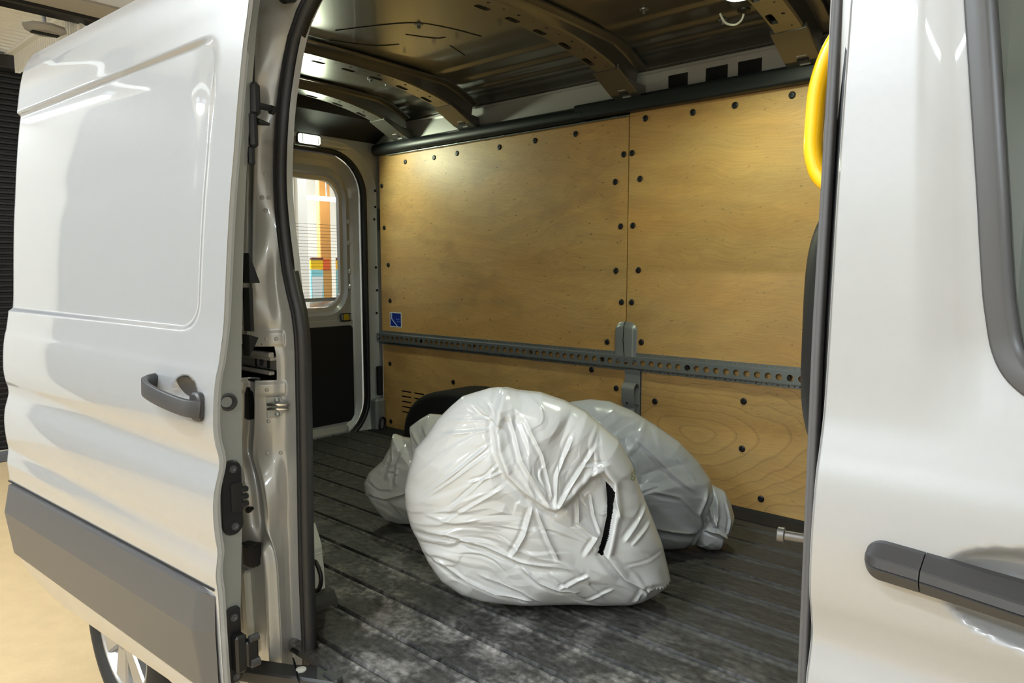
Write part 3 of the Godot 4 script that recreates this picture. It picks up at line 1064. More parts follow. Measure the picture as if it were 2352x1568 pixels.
	for q in rr(-0.074, -0.030, 0.074, 0.030, 0.016):
		row_a.append(Vector3(0, q.y, -q.x))
		row_b.append(Vector3(0.016, q.y * 0.93, -q.x * 0.96))
		row_c.append(Vector3(0.018, q.y * 0.80, -q.x * 0.90))
	g.rows([row_a, row_b, row_c], Vector3(1, 0, 0), true)
	obj("bezel", g, M.trim, lp)
	g = G.new()
	var lr := []
	for s in [[1.0, 0.014], [0.97, 0.022], [0.85, 0.028], [0.4, 0.031], [0.01, 0.031]]:
		var row := PackedVector3Array()
		for q in rr(-0.066, -0.024, 0.066, 0.024, 0.012):
			row.append(Vector3(s[1], q.y * s[0], -q.x * s[0]))
		lr.append(row)
	g.rows(lr, Vector3(1, 0, 0), true)
	obj("lens", g, M.lens, lp)
	for z in [-0.046, 0.046]:
		g = G.new()
		g.box(Vector3(0.030, 0, z), Vector3(0.003, 0.046, 0.003), 0.001)
		obj("lens_rib", g, M.trim, lp)
	o = o.duplicate()
	o.name = "rear_lamp_glow"
	o.position = Vector3(0.040, -0.004, 0)
	o.basis = Basis.looking_at(Vector3(1, -0.45, -0.15), Vector3.UP)
	o.spot_angle = 80.0
	o.light_energy = 0.50
	lp.add_child(o)

# ---------------------------------------------------------------- rear doors
func loop3(q: PackedVector2Array, x: float) -> PackedVector3Array:   # q = (z, y)
	var o := PackedVector3Array()
	for p in q:
		o.append(Vector3(x, p.y, p.x))
	return o
func rear() -> void:
	# frame of the rear opening: header, posts and sill around one rounded opening
	var g := G.new()
	var outer := loop3(rr(-0.88, -0.12, 0.74, 1.70, 0.02, 8), -3.31)
	var mid := loop3(rr(-0.855, -0.09, 0.735, 1.60, 0.26, 8), -3.31)
	var a := loop3(rr(-0.83, -0.07, 0.73, 1.582, 0.25, 8), -3.325)
	var b := loop3(rr(-0.80, -0.045, 0.725, 1.556, 0.23, 8), -3.335)
	var c := loop3(rr(-0.785, -0.035, 0.72, 1.545, 0.22, 8), -3.37)
	g.rows([outer, mid], Vector3(1, 0, 0), true)
	g.rows([mid, a, b], Vector3(1, 0, 0), true)
	g.rows([b, c], Vector3(1, 0, 0), true)
	var fr := obj("rear_frame", g, M.silver_lifted, van)
	for q in [[-0.845, 1.36], [-0.843, 1.27], [-0.835, 1.20], [-0.84, 0.93], [-0.845, 0.80], [-0.84, 0.67], [-0.85, 0.52], [-0.845, 0.16], [-0.84, 0.08]]:
		g = G.new()
		g.cyl(Vector3(-3.3085, q[1], q[0]), Vector3(-3.305, q[1], q[0]), 0.007, 10)
		obj("post_hole", g, M.dark, fr)
	g = G.new()
	g.box(Vector3(-3.295, 0.28, -0.842), Vector3(0.03, 0.17, 0.03), 0.006)
	g.box(Vector3(-3.298, 1.20, -0.862), Vector3(0.02, 0.12, 0.012), 0.003)
	obj("cable_cover", g, M.navy, fr)
	g = G.new()
	g.box(Vector3(-3.29, 0.08, -0.825), Vector3(0.06, 0.20, 0.07), 0.012)
	obj("post_foot", g, M.bracket, fr)
	g = G.new()
	g.tube(smooth3(p3([-3.25, 0.03, -0.80, -3.25, 0.07, -0.815, -3.25, 0.06, -0.84, -3.25, 0.01, -0.835, -3.25, -0.01, -0.81, -3.25, 0.03, -0.80]), 5), 0.006, 8)
	obj("lashing_ring", g, M.black, fr)
	# dark header shelf above the doors
	g = G.new()
	g.prism(pv([-3.40, 1.625, -3.30, 1.618, -3.14, 1.70, -3.12, 1.755, -3.40, 1.78]), Vector3(0, 0, -0.85), Vector3(1, 0, 0), Vector3(0, 1, 0), Vector3(0, 0, 1.52), 0.0)
	obj("rear_header_lining", g, M.navy, van)
	g = G.new()
	g.sweep(p3([-3.335, 1.603, -0.78, -3.335, 1.603, 0.70]), pv([-0.025, -0.042, 0.006, -0.042, 0.020, -0.03, 0.020, 0.03, 0.006, 0.042, -0.025, 0.042]), Vector3.UP, true, false)
	obj("header_beam", g, M.silver_lifted, fr)
	# rubber seal round the opening
	g = G.new()
	g.sweep(loop3(rr(-0.795, -0.045, 0.722, 1.553, 0.23, 10), -3.345), pv([-0.013, -0.016, 0.013, -0.016, 0.013, 0.010, 0.0, 0.018, -0.013, 0.010]), Vector3.RIGHT, true, false, false, true)
	obj("rear_door_seal", g, M.black, van)
	for s in [-1, 1]:
		var d := node("rear_door", van, Vector3(-3.40, 0, 0))
		d.set_meta("label", "rear door leaf with window, seen from inside" if s < 0 else "second rear door leaf behind the pillar")
		var lo := -0.775 if s < 0 else 0.012
		var hi := -0.012 if s < 0 else 0.71
		var L := [[rr(lo, -0.03, hi, 1.535, 0.20, 8), 0.03], [rr(lo + 0.03, 0.0, hi - 0.03, 1.505, 0.185, 8), 0.012], [rr(lo + 0.045, 0.60, hi - 0.05, 1.475, 0.17, 8), 0.0], [rr(lo + 0.066, 0.665, hi - 0.075, 1.44, 0.14, 8), 0.004], [rr(lo + 0.078, 0.685, hi - 0.09, 1.425, 0.125, 8), -0.018], [rr(lo + 0.096, 0.708, hi - 0.10, 1.405, 0.105, 8), -0.022], [rr(lo + 0.098, 0.710, hi - 0.102, 1.403, 0.103, 8), -0.045]]
		g = G.new()
		for k in L.size() - 1:
			g.rows([loop3(L[k][0], L[k][1]), loop3(L[k + 1][0], L[k + 1][1])], Vector3(1, 0, 0) if k < 5 else Vector3(1, 0, 0.001), true)
		# lower field below the window
		g.box(Vector3(-0.01, 0.31, (lo + hi) * 0.5), Vector3(0.03, 0.66, hi - lo - 0.06), 0.006)
		obj("inner_panel", g, M.silver_lifted, d)
		g = G.new()
		g.box(Vector3(-0.075, 0.75, (lo + hi) * 0.5), Vector3(0.01, 0.02, hi - lo), 0.0)
		var oo := loop3(rr(lo, -0.12, hi, 1.57, 0.15, 8), -0.07)
		var ii := loop3(rr(lo + 0.08, 0.69, hi - 0.085, 1.42, 0.12, 8), -0.07)
		g.rows([oo, ii], Vector3(-1, 0, 0), true)
		obj("outer_skin", g, M.silver, d)
		g = G.new()
		g.prism(rr(lo + 0.075, 0.69, hi - 0.06, 1.425, 0.11, 8), Vector3(-0.046, 0, 0), Vector3(0, 0, 1), Vector3(0, 1, 0), Vector3(-0.004, 0, 0))
		obj("window_pane", g, M.glass, d)
		for k in 24:
			g = G.new()
			g.box(Vector3(-0.0455, 1.165 - k * 0.0178, (lo + hi) * 0.5), Vector3(0.001, 0.0016, hi - lo - 0.19), 0.0)
			obj("heating_wire", g, M.wire, d)
		g = G.new()
		g.prism(rr(lo + 0.045, 0.052, hi - 0.03, 0.603, 0.022, 5), Vector3(0.004, 0, 0), Vector3(0, 0, 1), Vector3(0, 1, 0), Vector3(0.012, 0, 0), 0.004)
		obj("trim_panel", g, M.navy, d, "dark trim panel below the window")
		# rounded step under the trim
		g = G.new()
		g.grid(30, 14, func(u: float, w: float):
			var z := lerpf(lo + 0.05, hi - 0.04, u)
			var e := minf(u, 1.0 - u)
			var y := lerpf(-0.03, 0.045, w)
			return Vector3(0.006 + 0.035 * sin(PI * pow(w, 0.8)) * smoothstep(0.0, 0.12, e), y, z), Vector3(1, 0, 0))
		obj("step_fold", g, M.silver_lifted, d)
		g = G.new()
		g.box(Vector3(0.016, 0.65, lo + 0.093), Vector3(0.012, 0.046, 0.07), 0.004)
		obj("latch_plate", g, M.black, d)
		g = G.new()
		g.box(Vector3(0.022, 0.65, lo + 0.093), Vector3(0.006, 0.034, 0.036), 0.003)
		obj("latch_button", g, M.amber, d, "yellow latch button")
		for z in [-0.027, 0.027]:
			g = G.new()
			g.box(Vector3(0.022, 0.65, lo + 0.093 + z), Vector3(0.005, 0.032, 0.010), 0.002)
			obj("latch_end", g, M.zinc, d)
		for y in [1.185, 1.065, 0.905, 0.82]:
			g = G.new()
			g.box(Vector3(0.006, y, lo + 0.056), Vector3(0.024, 0.030, 0.016), 0.006)
			obj("clip", g, M.silver_lifted, d)
	# wheel arch on the far side, under a black liner
	g = G.new()
	var arch := func(an: float, z: float, k: float) -> Vector3: return Vector3(-2.41 - 0.44 * k * signf(cos(an)) * pow(absf(cos(an)), 0.85), 0.355 * k * pow(maxf(sin(an), 0.0), 0.62) - 0.02, z)
	g.grid(48, 10, func(u: float, w: float): return arch.call(PI * u, lerpf(-0.859, -0.66, w), 1.0), Vector3(0, 1, 0))
	g.grid(48, 8, func(u: float, w: float): return arch.call(PI * u, -0.66 + 0.035 * sin(w * PI / 2), 1.0 - 0.08 * (1.0 - cos(w * PI / 2))), Vector3(0, 1, 0.6))
	g.grid(48, 8, func(u: float, w: float):
		var q: Vector3 = arch.call(PI * u, -0.625, 0.92)
		return Vector3(q.x, lerpf(q.y, -0.02, w), q.z), Vector3(0, 0, 1))
	obj("wheel_arch_liner", g, M.black_matt, van)
	g = G.new()
	g.tube(smooth3(p3([-2.60, 0.26, -0.80, -2.59, 0.30, -0.82, -2.56, 0.315, -0.83, -2.53, 0.30, -0.83, -2.52, 0.27, -0.82, -2.50, 0.24, -0.80]), 5), 0.005, 8)
	obj("cable_loop", g, M.black, van)

# ---------------------------------------------------------------- door side of the body
func seal_x(y: float) -> float:   # rear line of the door opening
	return curve(pv([-0.1, -1.478, 0.2, -1.484, 0.63, -1.474, 0.80, -1.478, 0.92, -1.525, 1.10, -1.568, 1.25, -1.570, 1.36, -1.553, 1.47, -1.515, 1.53, -1.46]), y)
func seal_z(y: float) -> float:
	return 0.80 - 0.062 * maxf(0.0, y - 0.85)
func jx(y: float) -> float:
	return seal_x(minf(y, 1.53)) + maxf(0.0, y - 1.53) * 0.9
func jamb(u: float, y: float) -> Vector3:   # the shut face of the rear pillar: u runs from the seal outwards
	var k := smoothstep(0.82, 1.05, y)
	var sx := jx(y)
	var z4 := lerpf(0.862, 0.832, k) - 0.05 * maxf(0.0, y - 1.15)
	var r4 := curve(pv([-0.09, 1.735, 0.18, 1.742, 0.24, 1.752, 0.30, 1.785, 0.37, 1.796, 0.42, 1.815, 0.47, 1.840, 0.53, 1.828, 0.60, 1.820, 0.71, 1.815, 0.745, 1.845, 0.775, 1.845, 0.80, 1.825, 1.10, 1.788, 1.30, 1.765, 1.5, 1.75]), y)
	var p4 := Vector2(-r4 * (1.73 - z4), z4)
	var p2 := Vector2(lerpf(sx - 0.070, sx - 0.022, k), lerpf(0.806, 0.80, k) - 0.055 * maxf(0.0, y - 1.0))
	var kl := smoothstep(0.24, 0.30, y)
	var sec := [Vector2(sx + 0.01, seal_z(y) - 0.01), Vector2(sx - 0.02, seal_z(y) - 0.002), p2, p2.lerp(p4, 0.5) + Vector2(0.003, 0.002), p4]
	for e in [[-0.013, -0.004, -0.010, 0.003], [-0.026, 0.020, -0.036, -0.026], [-0.062, 0.000, -0.066, -0.020], [-0.087, 0.006, -0.082, 0.012], [-0.16, 0.03, -0.14, 0.03]]:
		sec.append(p4 + Vector2(lerpf(e[0], e[2], kl), lerpf(e[1], e[3], kl)))
	var at := [0.0, 0.09, 0.18, 0.36, 0.54, 0.59, 0.69, 0.78, 0.88, 1.0]
	var j := 0
	while j < 8 and u > at[j + 1]:
		j += 1
	var s: float = (u - at[j]) / (at[j + 1] - at[j])
	var q: Vector2 = sec[j].cubic_interpolate(sec[j + 1], sec[maxi(j - 1, 0)], sec[mini(j + 2, 9)], s)
	var d := 0.0
	d -= 0.004 * smoothstep(0.16, 0.19, u) * 0.0
	# lapped flanges above and below the track pocket
	d += 0.006 * smoothstep(0.737, 0.742, y) * (1.0 - smoothstep(0.768, 0.775, y)) * smoothstep(0.17, 0.2, u)
	d += 0.006 * smoothstep(0.652, 0.648, y) * smoothstep(0.618, 0.622, y) * smoothstep(0.17, 0.2, u)
	d += 0.012 * smoothstep(0.50, 0.40, y) * smoothstep(0.29, 0.37, y) * smoothstep(0.17, 0.3, u) * smoothstep(0.6, 0.5, u)
	d -= 0.022 * exp(-pow((y - 1.30) / 0.03, 2.0) - pow((u - 0.52) / 0.16, 2.0))
	d += 0.010 * smoothstep(1.36, 1.42, y + (u - 0.3) * 0.15) * smoothstep(0.2, 0.5, u)
	return Vector3(q.x + d * 0.85, y, q.y + d * 0.52)
func pillar() -> void:
	var pl := node("rear_pillar", van)
	var g := G.new()
	g.grid(120, 400, func(u: float, w: float) -> Vector3: return jamb(u, lerpf(-0.085, 1.70, w)), Vector3(1, 0, 1), Vector2.ONE, func(p: Vector3) -> bool: return p.y > 0.657 and p.y < 0.734 and (p.z > 0.826 or p.x < -1.59))
	obj("pressing", g, M.silver_lifted, pl)
	g = G.new()
	g.box(Vector3(-1.70, 0.695, 0.752), Vector3(0.25, 0.12, 0.02), 0.0)
	g.box(Vector3(-1.70, 0.742, 0.80), Vector3(0.25, 0.004, 0.10), 0.0)
	g.box(Vector3(-1.70, 0.650, 0.80), Vector3(0.25, 0.004, 0.10), 0.0)
	g.box(Vector3(-1.572, 0.695, 0.772), Vector3(0.004, 0.09, 0.06), 0.0)
	obj("track_pocket", g, M.dark, pl)
	g = G.new()
	g.grid(3, 80, func(u: float, w: float):
		var y := lerpf(0.80, 1.62, w)
		return Vector3(jx(y) + 0.022 * smoothstep(0.80, 0.95, y), y, lerpf(seal_z(y) + 0.002, seal_z(y) - 0.014, u)), Vector3(1, 0, 0))
	g.grid(3, 60, func(u: float, w: float):
		var y := lerpf(-0.09, 1.62, w)
		return Vector3(lerpf(jx(y) + 0.022 * smoothstep(0.80, 0.95, y), jx(y) - 0.14, u), y, seal_z(y) - 0.014), Vector3(0, 0, -1))
	obj("inner_flange", g, M.silver_lifted, pl)
	# spot-weld dimples
	for q in [[0.47, 0.754], [0.37, 0.754], [0.27, 0.754], [0.42, 0.634], [0.40, 0.603], [0.40, 0.556], [0.40, 0.475], [0.26, 0.475], [0.36, 1.145], [0.42, 1.09], [0.30, 1.09], [0.36, 1.06]]:
		g = G.new()
		g.lathe(pv([0.0055, 0.0, 0.004, 0.0022, 0.0, 0.003]), jamb(q[0], q[1]), Vector3(0.85, 0, 0.52), 10, false, true)
		obj("weld_dimple", g, M.silver_lifted, pl)
	# door track in its pocket
	var tr := node("door_track", van)
	g = G.new()
	for q in [[0.716, 0.012], [0.672, 0.009]]:
		g.box(Vector3(-2.172, q[0], 0.834), Vector3(1.23, q[1], 0.014), 0.002)
	g.box(Vector3(-2.172, 0.706, 0.822), Vector3(1.23, 0.008, 0.03), 0.001)
	g.box(Vector3(-2.18, 0.692, 0.812), Vector3(1.22, 0.034, 0.004), 0.001)
	obj("channel", g, M.track, tr)
	g = G.new()
	g.box(Vector3(-1.632, 0.692, 0.816), Vector3(0.050, 0.022, 0.005), 0.001)
	obj("end_plate", g, M.track, tr)
	for x in [-1.661, -1.604]:
		g = G.new()
		g.box(Vector3(x, 0.692, 0.816), Vector3(0.006, 0.026, 0.006), 0.0)
		obj("slot", g, M.dark, tr)
	g = G.new()
	g.lathe(pv([0.0095, 0.0, 0.0095, 0.003, 0.006, 0.004, 0.005, 0.002, 0.0, 0.002]), Vector3(-1.630, 0.692, 0.819), Vector3.BACK, 14)
	obj("bolt", g, M.trim, tr)
	# latch striker on the shut face
	var sk := node("latch_striker", van)
	sk.transform = Transform3D(Basis(Vector3(0.52, 0, -0.854), Vector3.UP, Vector3(0.854, 0, 0.52)), jamb(0.30, 0.592) + Vector3(0.002, 0, 0.001))
	g = G.new()
	g.prism(pv([-0.024, -0.026, 0.002, -0.026, 0.018, -0.014, 0.024, -0.008, 0.024, 0.010, 0.014, 0.014, 0.006, 0.024, -0.024, 0.024]), Vector3.ZERO, Vector3.RIGHT, Vector3.UP, Vector3(0, 0, 0.004), 0.001)
	obj("plate", g, M.bracket, sk)
	for q in [[0.006, 0.0040], [-0.005, 0.0034]]:
		g = G.new()
		g.tube(smooth3(p3([-0.022, q[0], 0.006, -0.008, q[0] + 0.001, 0.013, 0.006, q[0], 0.016, 0.026, q[0] - 0.001, 0.012]), 5), q[1], 10)
		obj("bar", g, M.chrome, sk)
	for y in [0.016, -0.018]:
		g = G.new()
		g.lathe(pv([0.0062, 0.0, 0.0062, 0.002, 0.004, 0.003, 0.0035, 0.001, 0.0, 0.001]), Vector3(0.0, y, 0.004), Vector3.BACK, 12)
		obj("bolt", g, M.zinc, sk)
	# buffers, guide pin
	g = G.new()
	g.box(Vector3(-1.655, 0.592, 0.842), Vector3(0.03, 0.085, 0.03), 0.004)
	obj("buffer_block", g, M.black, van)
	g = G.new()
	g.box(Vector3(-1.608, 0.222, 0.872), Vector3(0.036, 0.056, 0.040), 0.005)
	for z in [0.862, 0.872, 0.882]:
		g.box(Vector3(-1.5895, 0.222, z), Vector3(0.003, 0.053, 0.002), 0.001)
	g.box(Vector3(-1.608, 0.250, 0.872), Vector3(0.040, 0.006, 0.044), 0.002)
	obj("rubber_buffer", g, M.rubber, van)
	g = G.new()
	g.lathe(pv([0.013, -0.004, 0.013, 0.004, 0.006, 0.006, 0.006, 0.03, 0.008, 0.031, 0.007, 0.036, 0.0, 0.037]), Vector3(-1.640, 0.330, 0.842), Vector3(0.5, 0, 1), 14)
	obj("guide_pin", g, M.rubber, van)
	g = G.new()
	g.box(Vector3(-1.625, 0.07, 0.882), Vector3(0.030, 0.22, 0.02), 0.006, Basis(Vector3.BACK, 0.06))
	obj("lower_stay", g, M.cream, van)
	g = G.new()
	g.lathe(pv([0.018, -0.03, 0.018, 0.012, 0.012, 0.018, 0.0, 0.019]), Vector3(-1.50, 1.535, 0.80), Vector3(0.3, -0.4, 1), 16)
	obj("upper_stop", g, M.black, van)
	# rubber seal round the side opening
	var path := PackedVector3Array()
	for k in 33:
		var y := lerpf(-0.06, 1.50, k / 32.0)
		path.append(Vector3(seal_x(y), y, seal_z(y)))
	path.append_array(smooth3(p3([-1.462, 1.53, 0.756, -1.415, 1.562, 0.753, -1.33, 1.582, 0.75, -1.0, 1.592, 0.75, -0.55, 1.592, 0.75, -0.38, 1.57, 0.752, -0.315, 1.50, 0.758, -0.292, 1.38, 0.766]), 6))
	for k in 25:
		var y := lerpf(1.34, -0.06, k / 24.0)
		path.append(Vector3(-0.287, y, 0.80 - 0.055 * maxf(0, y - 0.7)))
	g = G.new()
	g.sweep(path, pv([-0.018, -0.008, -0.017, 0.010, -0.010, 0.019, -0.003, 0.018, 0.0, 0.012, 0.003, 0.018, 0.010, 0.019, 0.017, 0.010, 0.018, -0.008]), Vector3(0, 0, 1), true, false, false)
	obj("door_seal", g, M.rubber, van)
	# header over the opening
	g = G.new()
	g.box(Vector3(-0.9, 1.652, 0.755), Vector3(2.4, 0.10, 0.09), 0.03)
	obj("door_header", g, M.silver_lifted, van)
	# light-coloured lining at the pillar foot, rubber upstand, lashing ring
	g = G.new()
	g.prism(pv([-2.2, 0.03, -1.668, 0.02, -1.674, 0.10, -1.680, 0.13, -1.680, 0.15, -1.688, 0.17, -1.71, 0.21, -2.2, 0.26]), Vector3(0, 0, 0.630), Vector3.RIGHT, Vector3.UP, Vector3(0, 0, 0.075), 0.006)
	g.box(Vector3(-1.979, 0.134, 0.667), Vector3(0.6, 0.004, 0.078), 0.001)
	obj("pillar_foot_lining", g, M.cream, van)
	g = G.new()
	g.tube(smooth3(p3([-1.660, 0.128, 0.69, -1.625, 0.140, 0.688, -1.600, 0.105, 0.688, -1.612, 0.066, 0.69, -1.655, 0.056, 0.695]), 6), 0.006, 8)
	obj("lashing_ring", g, M.black, van)
	g = G.new()
	g.prism(pv([-2.2, -0.01, -1.618, -0.01, -1.628, 0.015, -1.642, 0.034, -2.2, 0.034]), Vector3(0, 0, 0.62), Vector3.RIGHT, Vector3.UP, Vector3(0, 0, 0.105), 0.01)
	obj("rubber_upstand", g, M.mat_edge, van)
	# sill, step trim, guide arm
	g = G.new()
	g.box(Vector3(-0.05, -0.043, 0.820), Vector3(2.66, 0.030, 0.050), 0.008)
	obj("sill", g, M.cream, van)
	g = G.new()
	g.box(Vector3(-0.1, -0.13, 0.835), Vector3(2.70, 0.13, 0.05), 0.01)
	for k in 4:
		g.box(Vector3(-0.1, -0.075 - k * 0.022, 0.863), Vector3(2.68, 0.008, 0.008), 0.003)
	obj("step_trim", g, M.black, van)
	var ga := node("guide_arm", van)
	g = G.new()
	g.prism(pv([-1.60, 0.930, -1.47, 0.862, -1.40, 0.812, -1.325, 0.800, -1.315, 0.838, -1.395, 0.880, -1.55, 0.965, -1.60, 0.975]), Vector3(0, -0.040, 0), Vector3.RIGHT, Vector3(0, 0, 1), Vector3(0, 0.028, 0), 0.005)
	for k in 3:
		g.box(Vector3(-1.44 + k * 0.010, -0.011, 0.868 + k * 0.004), Vector3(0.10, 0.003, 0.004), 0.001, Basis(Vector3.UP, -0.45))
	g.box(Vector3(-1.345, -0.012, 0.824), Vector3(0.055, 0.014, 0.034), 0.004)
	obj("arm", g, M.rubber, ga)
	g = G.new()
	g.lathe(pv([0.012, 0.0, 0.012, 0.004, 0.0, 0.006]), Vector3(-1.425, -0.013, 0.862), Vector3.UP, 16)
	obj("cap", g, M.cream, ga, "white cap on the guide arm")
	# outer flank behind the open door, with the wheel arch cut out
	g = G.new()
	g.grid(80, 110, func(u: float, w: float):
		var y := lerpf(-0.30, 1.66, w)
		return Vector3(lerpf(-1.80, -3.32, u), y, 0.80 + 0.095 * smoothstep(0.0, 0.04, u) - 0.14 * maxf(0.0, y - 0.6) - 0.05 * u), Vector3(0, 0, 1), Vector2.ONE, func(p: Vector3) -> bool: return Vector2(p.x + 2.64, p.y + 0.33).length() < 0.42)
	obj("rear_flank", g, M.silver, van)
	g = G.new()
	g.box(Vector3(-2.60, 0.78, 0.70), Vector3(1.76, 1.70, 0.02), 0.0)
	obj("inner_flank", g, M.silver_lifted, van)
	g = G.new()
	g.box(Vector3(-1.2, -0.13, -0.05), Vector3(4.5, 0.08, 1.72), 0.0)
	obj("underbody", g, M.dark, van)
	g = G.new()
	g.grid(40, 4, func(u: float, w: float):
		var an := PI * u
		return Vector3(-2.64 + 0.425 * cos(an), -0.33 + 0.425 * sin(an), lerpf(0.86, 0.55, w)), Vector3(0, -1, 0))
	obj("wheel_housing", g, M.dark, van)
	# rear wheel
	var wh := node("wheel", van, Vector3(-2.62, -0.35, 0.84))
	g = G.new()
	g.lathe(pv([0.215, -0.02, 0.228, 0.0, 0.262, 0.012, 0.300, 0.006, 0.325, -0.012, 0.336, -0.035, 0.340, -0.06, 0.340, -0.20, 0.325, -0.23, 0.25, -0.24]), Vector3.ZERO, Vector3.BACK, 64, false, true)
	obj("tyre", g, M.tyre, wh)
	g = G.new()
	for k in 60:
		var a := TAU * k / 60
		for j in 4:
			g.box(Vector3(cos(a) * 0.340, sin(a) * 0.340, -0.06 - j * 0.042), Vector3(0.010, 0.026, 0.034), 0.002, Basis(Vector3.BACK, a))
	obj("tread", g, M.tyre, wh)
	g = G.new()
	g.lathe(pv([0.222, -0.02, 0.218, -0.004, 0.208, -0.006, 0.196, -0.03, 0.18, -0.05, 0.0, -0.06]), Vector3.ZERO, Vector3.BACK, 48, false, true)
	obj("rim", g, M.alloy, wh)
	for k in 7:
		g = G.new()
		var a := TAU * k / 7 + 0.25
		g.prism(pv([-0.03, 0.04, 0.03, 0.04, 0.048, 0.20, -0.048, 0.20]), Vector3(0, 0, -0.05), Vector3(cos(a), sin(a), 0), Vector3(-sin(a), cos(a), 0), Vector3(0, 0, 0.042), 0.008)
		obj("spoke", g, M.alloy, wh)
	g = G.new()
	g.lathe(pv([0.06, -0.02, 0.055, 0.0, 0.03, 0.006, 0.0, 0.007]), Vector3.ZERO, Vector3.BACK, 24, false, true)
	obj("hub", g, M.alloy, wh)

# ---------------------------------------------------------------- sliding door, pushed open
var door_tab: PackedVector2Array
func DP(u: float, y: float, w: float) -> Vector3:
	return Vector3(-1.42 - u, y, 1.05 + 0.0255 * u + w)
func door_w(y: float) -> float:
	return curve(door_tab, y)
func door_bottom(u: float) -> float:
	return curve(pv([0.0, -0.05, 0.55, -0.098, 1.0, -0.137, 1.15, -0.147, 1.27, -0.135, 1.34, -0.115, 1.385, -0.080, 1.40, -0.06]), u)
func sliding_door() -> void:
	door_tab = pv([-0.15, -0.045, -0.08, -0.020, -0.03, -0.006, 0.03, 0.000, 0.134, 0.003, 0.242, 0.005, 0.278, 0.008, 0.300, 0.006, 0.330, 0.002, 0.367, 0.006, 0.42, 0.008, 0.46, 0.004, 0.49, -0.004, 0.513, -0.0095, 0.535, -0.0085, 0.56, -0.003, 0.59, 0.0, 0.626, -0.001, 0.67, -0.005, 0.705, -0.011, 0.72, -0.0155, 0.747, -0.021, 0.80, -0.030, 0.864, -0.036, 0.965, -0.045, 1.072, -0.056, 1.15, -0.066, 1.233, -0.076, 1.315, -0.087, 1.376, -0.096, 1.448, -0.109, 1.50, -0.117, 1.535, -0.1245, 1.58, -0.138, 1.62, -0.160])
	var d := node("sliding_door", van)
	d.set_meta("label", "open sliding door, silver with a grey side moulding")
	var L := 1.39
	var g := G.new()
	var cup := Vector2(0.125, 0.648)
	g.grid(230, 420, func(u: float, w: float):
		var x: float = u * L
		var y := lerpf(door_bottom(x), 1.62, w)
		var z := door_w(y)
		# field pressed inwards, open towards the rear edge
		var s := sdf_rr(Vector2(x, y), Vector2(0.085, 0.785), Vector2(2.2, 1.425), 0.065)
		var soft := lerpf(0.050, 0.010, smoothstep(0.0, 0.10, x - 0.085))
		z -= 0.012 * lerpf(0.30, 1.0, smoothstep(0.09, 0.24, x)) * (1.0 - smoothstep(-soft, 0.002, s))
		z += 0.019 * (x / L) * smoothstep(0.6, 1.5, y)
		# finger bowl behind the handle
		var c := Vector2((x - cup.x) / 0.058, (y - cup.y) / 0.042).length()
		z -= 0.024 * sqrt(maxf(0.0, 1.0 - c * c)) if c < 1.0 else 0.0
		# rounded outer edges
		z -= 0.012 * smoothstep(L - 0.010, L, x)
		return DP(x, y, z), Vector3(0, 0, 1))
	obj("outer_skin", g, M.silver, d)
	# stepped hem and end face at the front edge
	var hem := [[0.0, 0.0, 0], [0.0015, -0.003, 0], [0.002, -0.011, 0], [0.009, -0.012, 0], [0.0105, -0.014, 0], [0.011, -0.021, 0], [0.024, -0.023, 0]]
	g = G.new()
	for k in hem.size() - 1:
		g.grid(1, 120, func(a: float, w: float):
			var y := lerpf(-0.05, 1.62 if k < 2 else 1.385 - 0.012 * maxf(0, k + a - 3), w)
			return DP(lerpf(hem[k][0], hem[k + 1][0], a), y, door_w(y) + lerpf(hem[k][1], hem[k + 1][1], a)), Vector3(1, 0, 0.3))
	obj("front_hem", g, M.silver_lifted, d)
	g = G.new()
	var inner := func(y: float) -> float: return curve(pv([-0.1, -0.048, 0.0, -0.052, 0.27, -0.066, 0.42, -0.075, 0.56, -0.079, 0.73, -0.085, 1.07, -0.107, 1.35, -0.137, 1.49, -0.158, 1.62, -0.20]), y)
	g.grid(6, 160, func(a: float, w: float):
		var y := lerpf(-0.05, 1.62, w)
		return DP(0.024 + 0.008 * a, y, lerpf(door_w(y) - 0.023, inner.call(y), a)), Vector3(1, 0, 0.3))
	g.grid(2, 60, func(a: float, w: float):
		var y := lerpf(-0.05, 1.62, w)
		return DP(lerpf(0.032, L, a), y, inner.call(y)), Vector3(0, 0, -1))
	g.grid(2, 60, func(a: float, w: float):
		var y := lerpf(-0.05, 1.62, w)
		return DP(L, y, lerpf(door_w(y) - 0.012, inner.call(y), a)), Vector3(-1, 0, 0))
	obj("inner_shell", g, mat(Color(0.56, 0.565, 0.545), 0.45, 0.3), d)
	# side moulding: two facets, bevelled ends
	g = G.new()
	var mt := pv([-0.012, 0.0, -0.008, 0.010, 0.0, 0.0135, 0.13, 0.021, 0.222, 0.012, 0.232, 0.008, 0.236, 0.0])
	var mtab := [[-0.010, -0.004], [-0.008, 0.006], [-0.002, 0.009], [0.140, 0.027], [0.222, 0.0115], [0.229, 0.008], [0.232, -0.004]]
	for k in mtab.size() - 1:
		g.grid(180, 1, func(a: float, w: float):
			var u := lerpf(0.012, 1.383, a)
			var y := lerpf(mtab[k][0], mtab[k + 1][0], w)
			var e := clampf((u - 0.012) / 0.055, 0.0, 1.0) * clampf((1.383 - u) / 0.03, 0.0, 1.0)
			return DP(u, y + 0.012 - 0.028 * (u / 1.39) + (-0.010 * (1.0 - e) if k > 3 else 0.0), 0.001 + lerpf(mtab[k][1], mtab[k + 1][1], w) * (0.15 + 0.85 * e) + 0.003), Vector3(0, 0, 1))
	obj("side_moulding", g, M.trim, d, "charcoal grey side moulding")
	g = G.new()
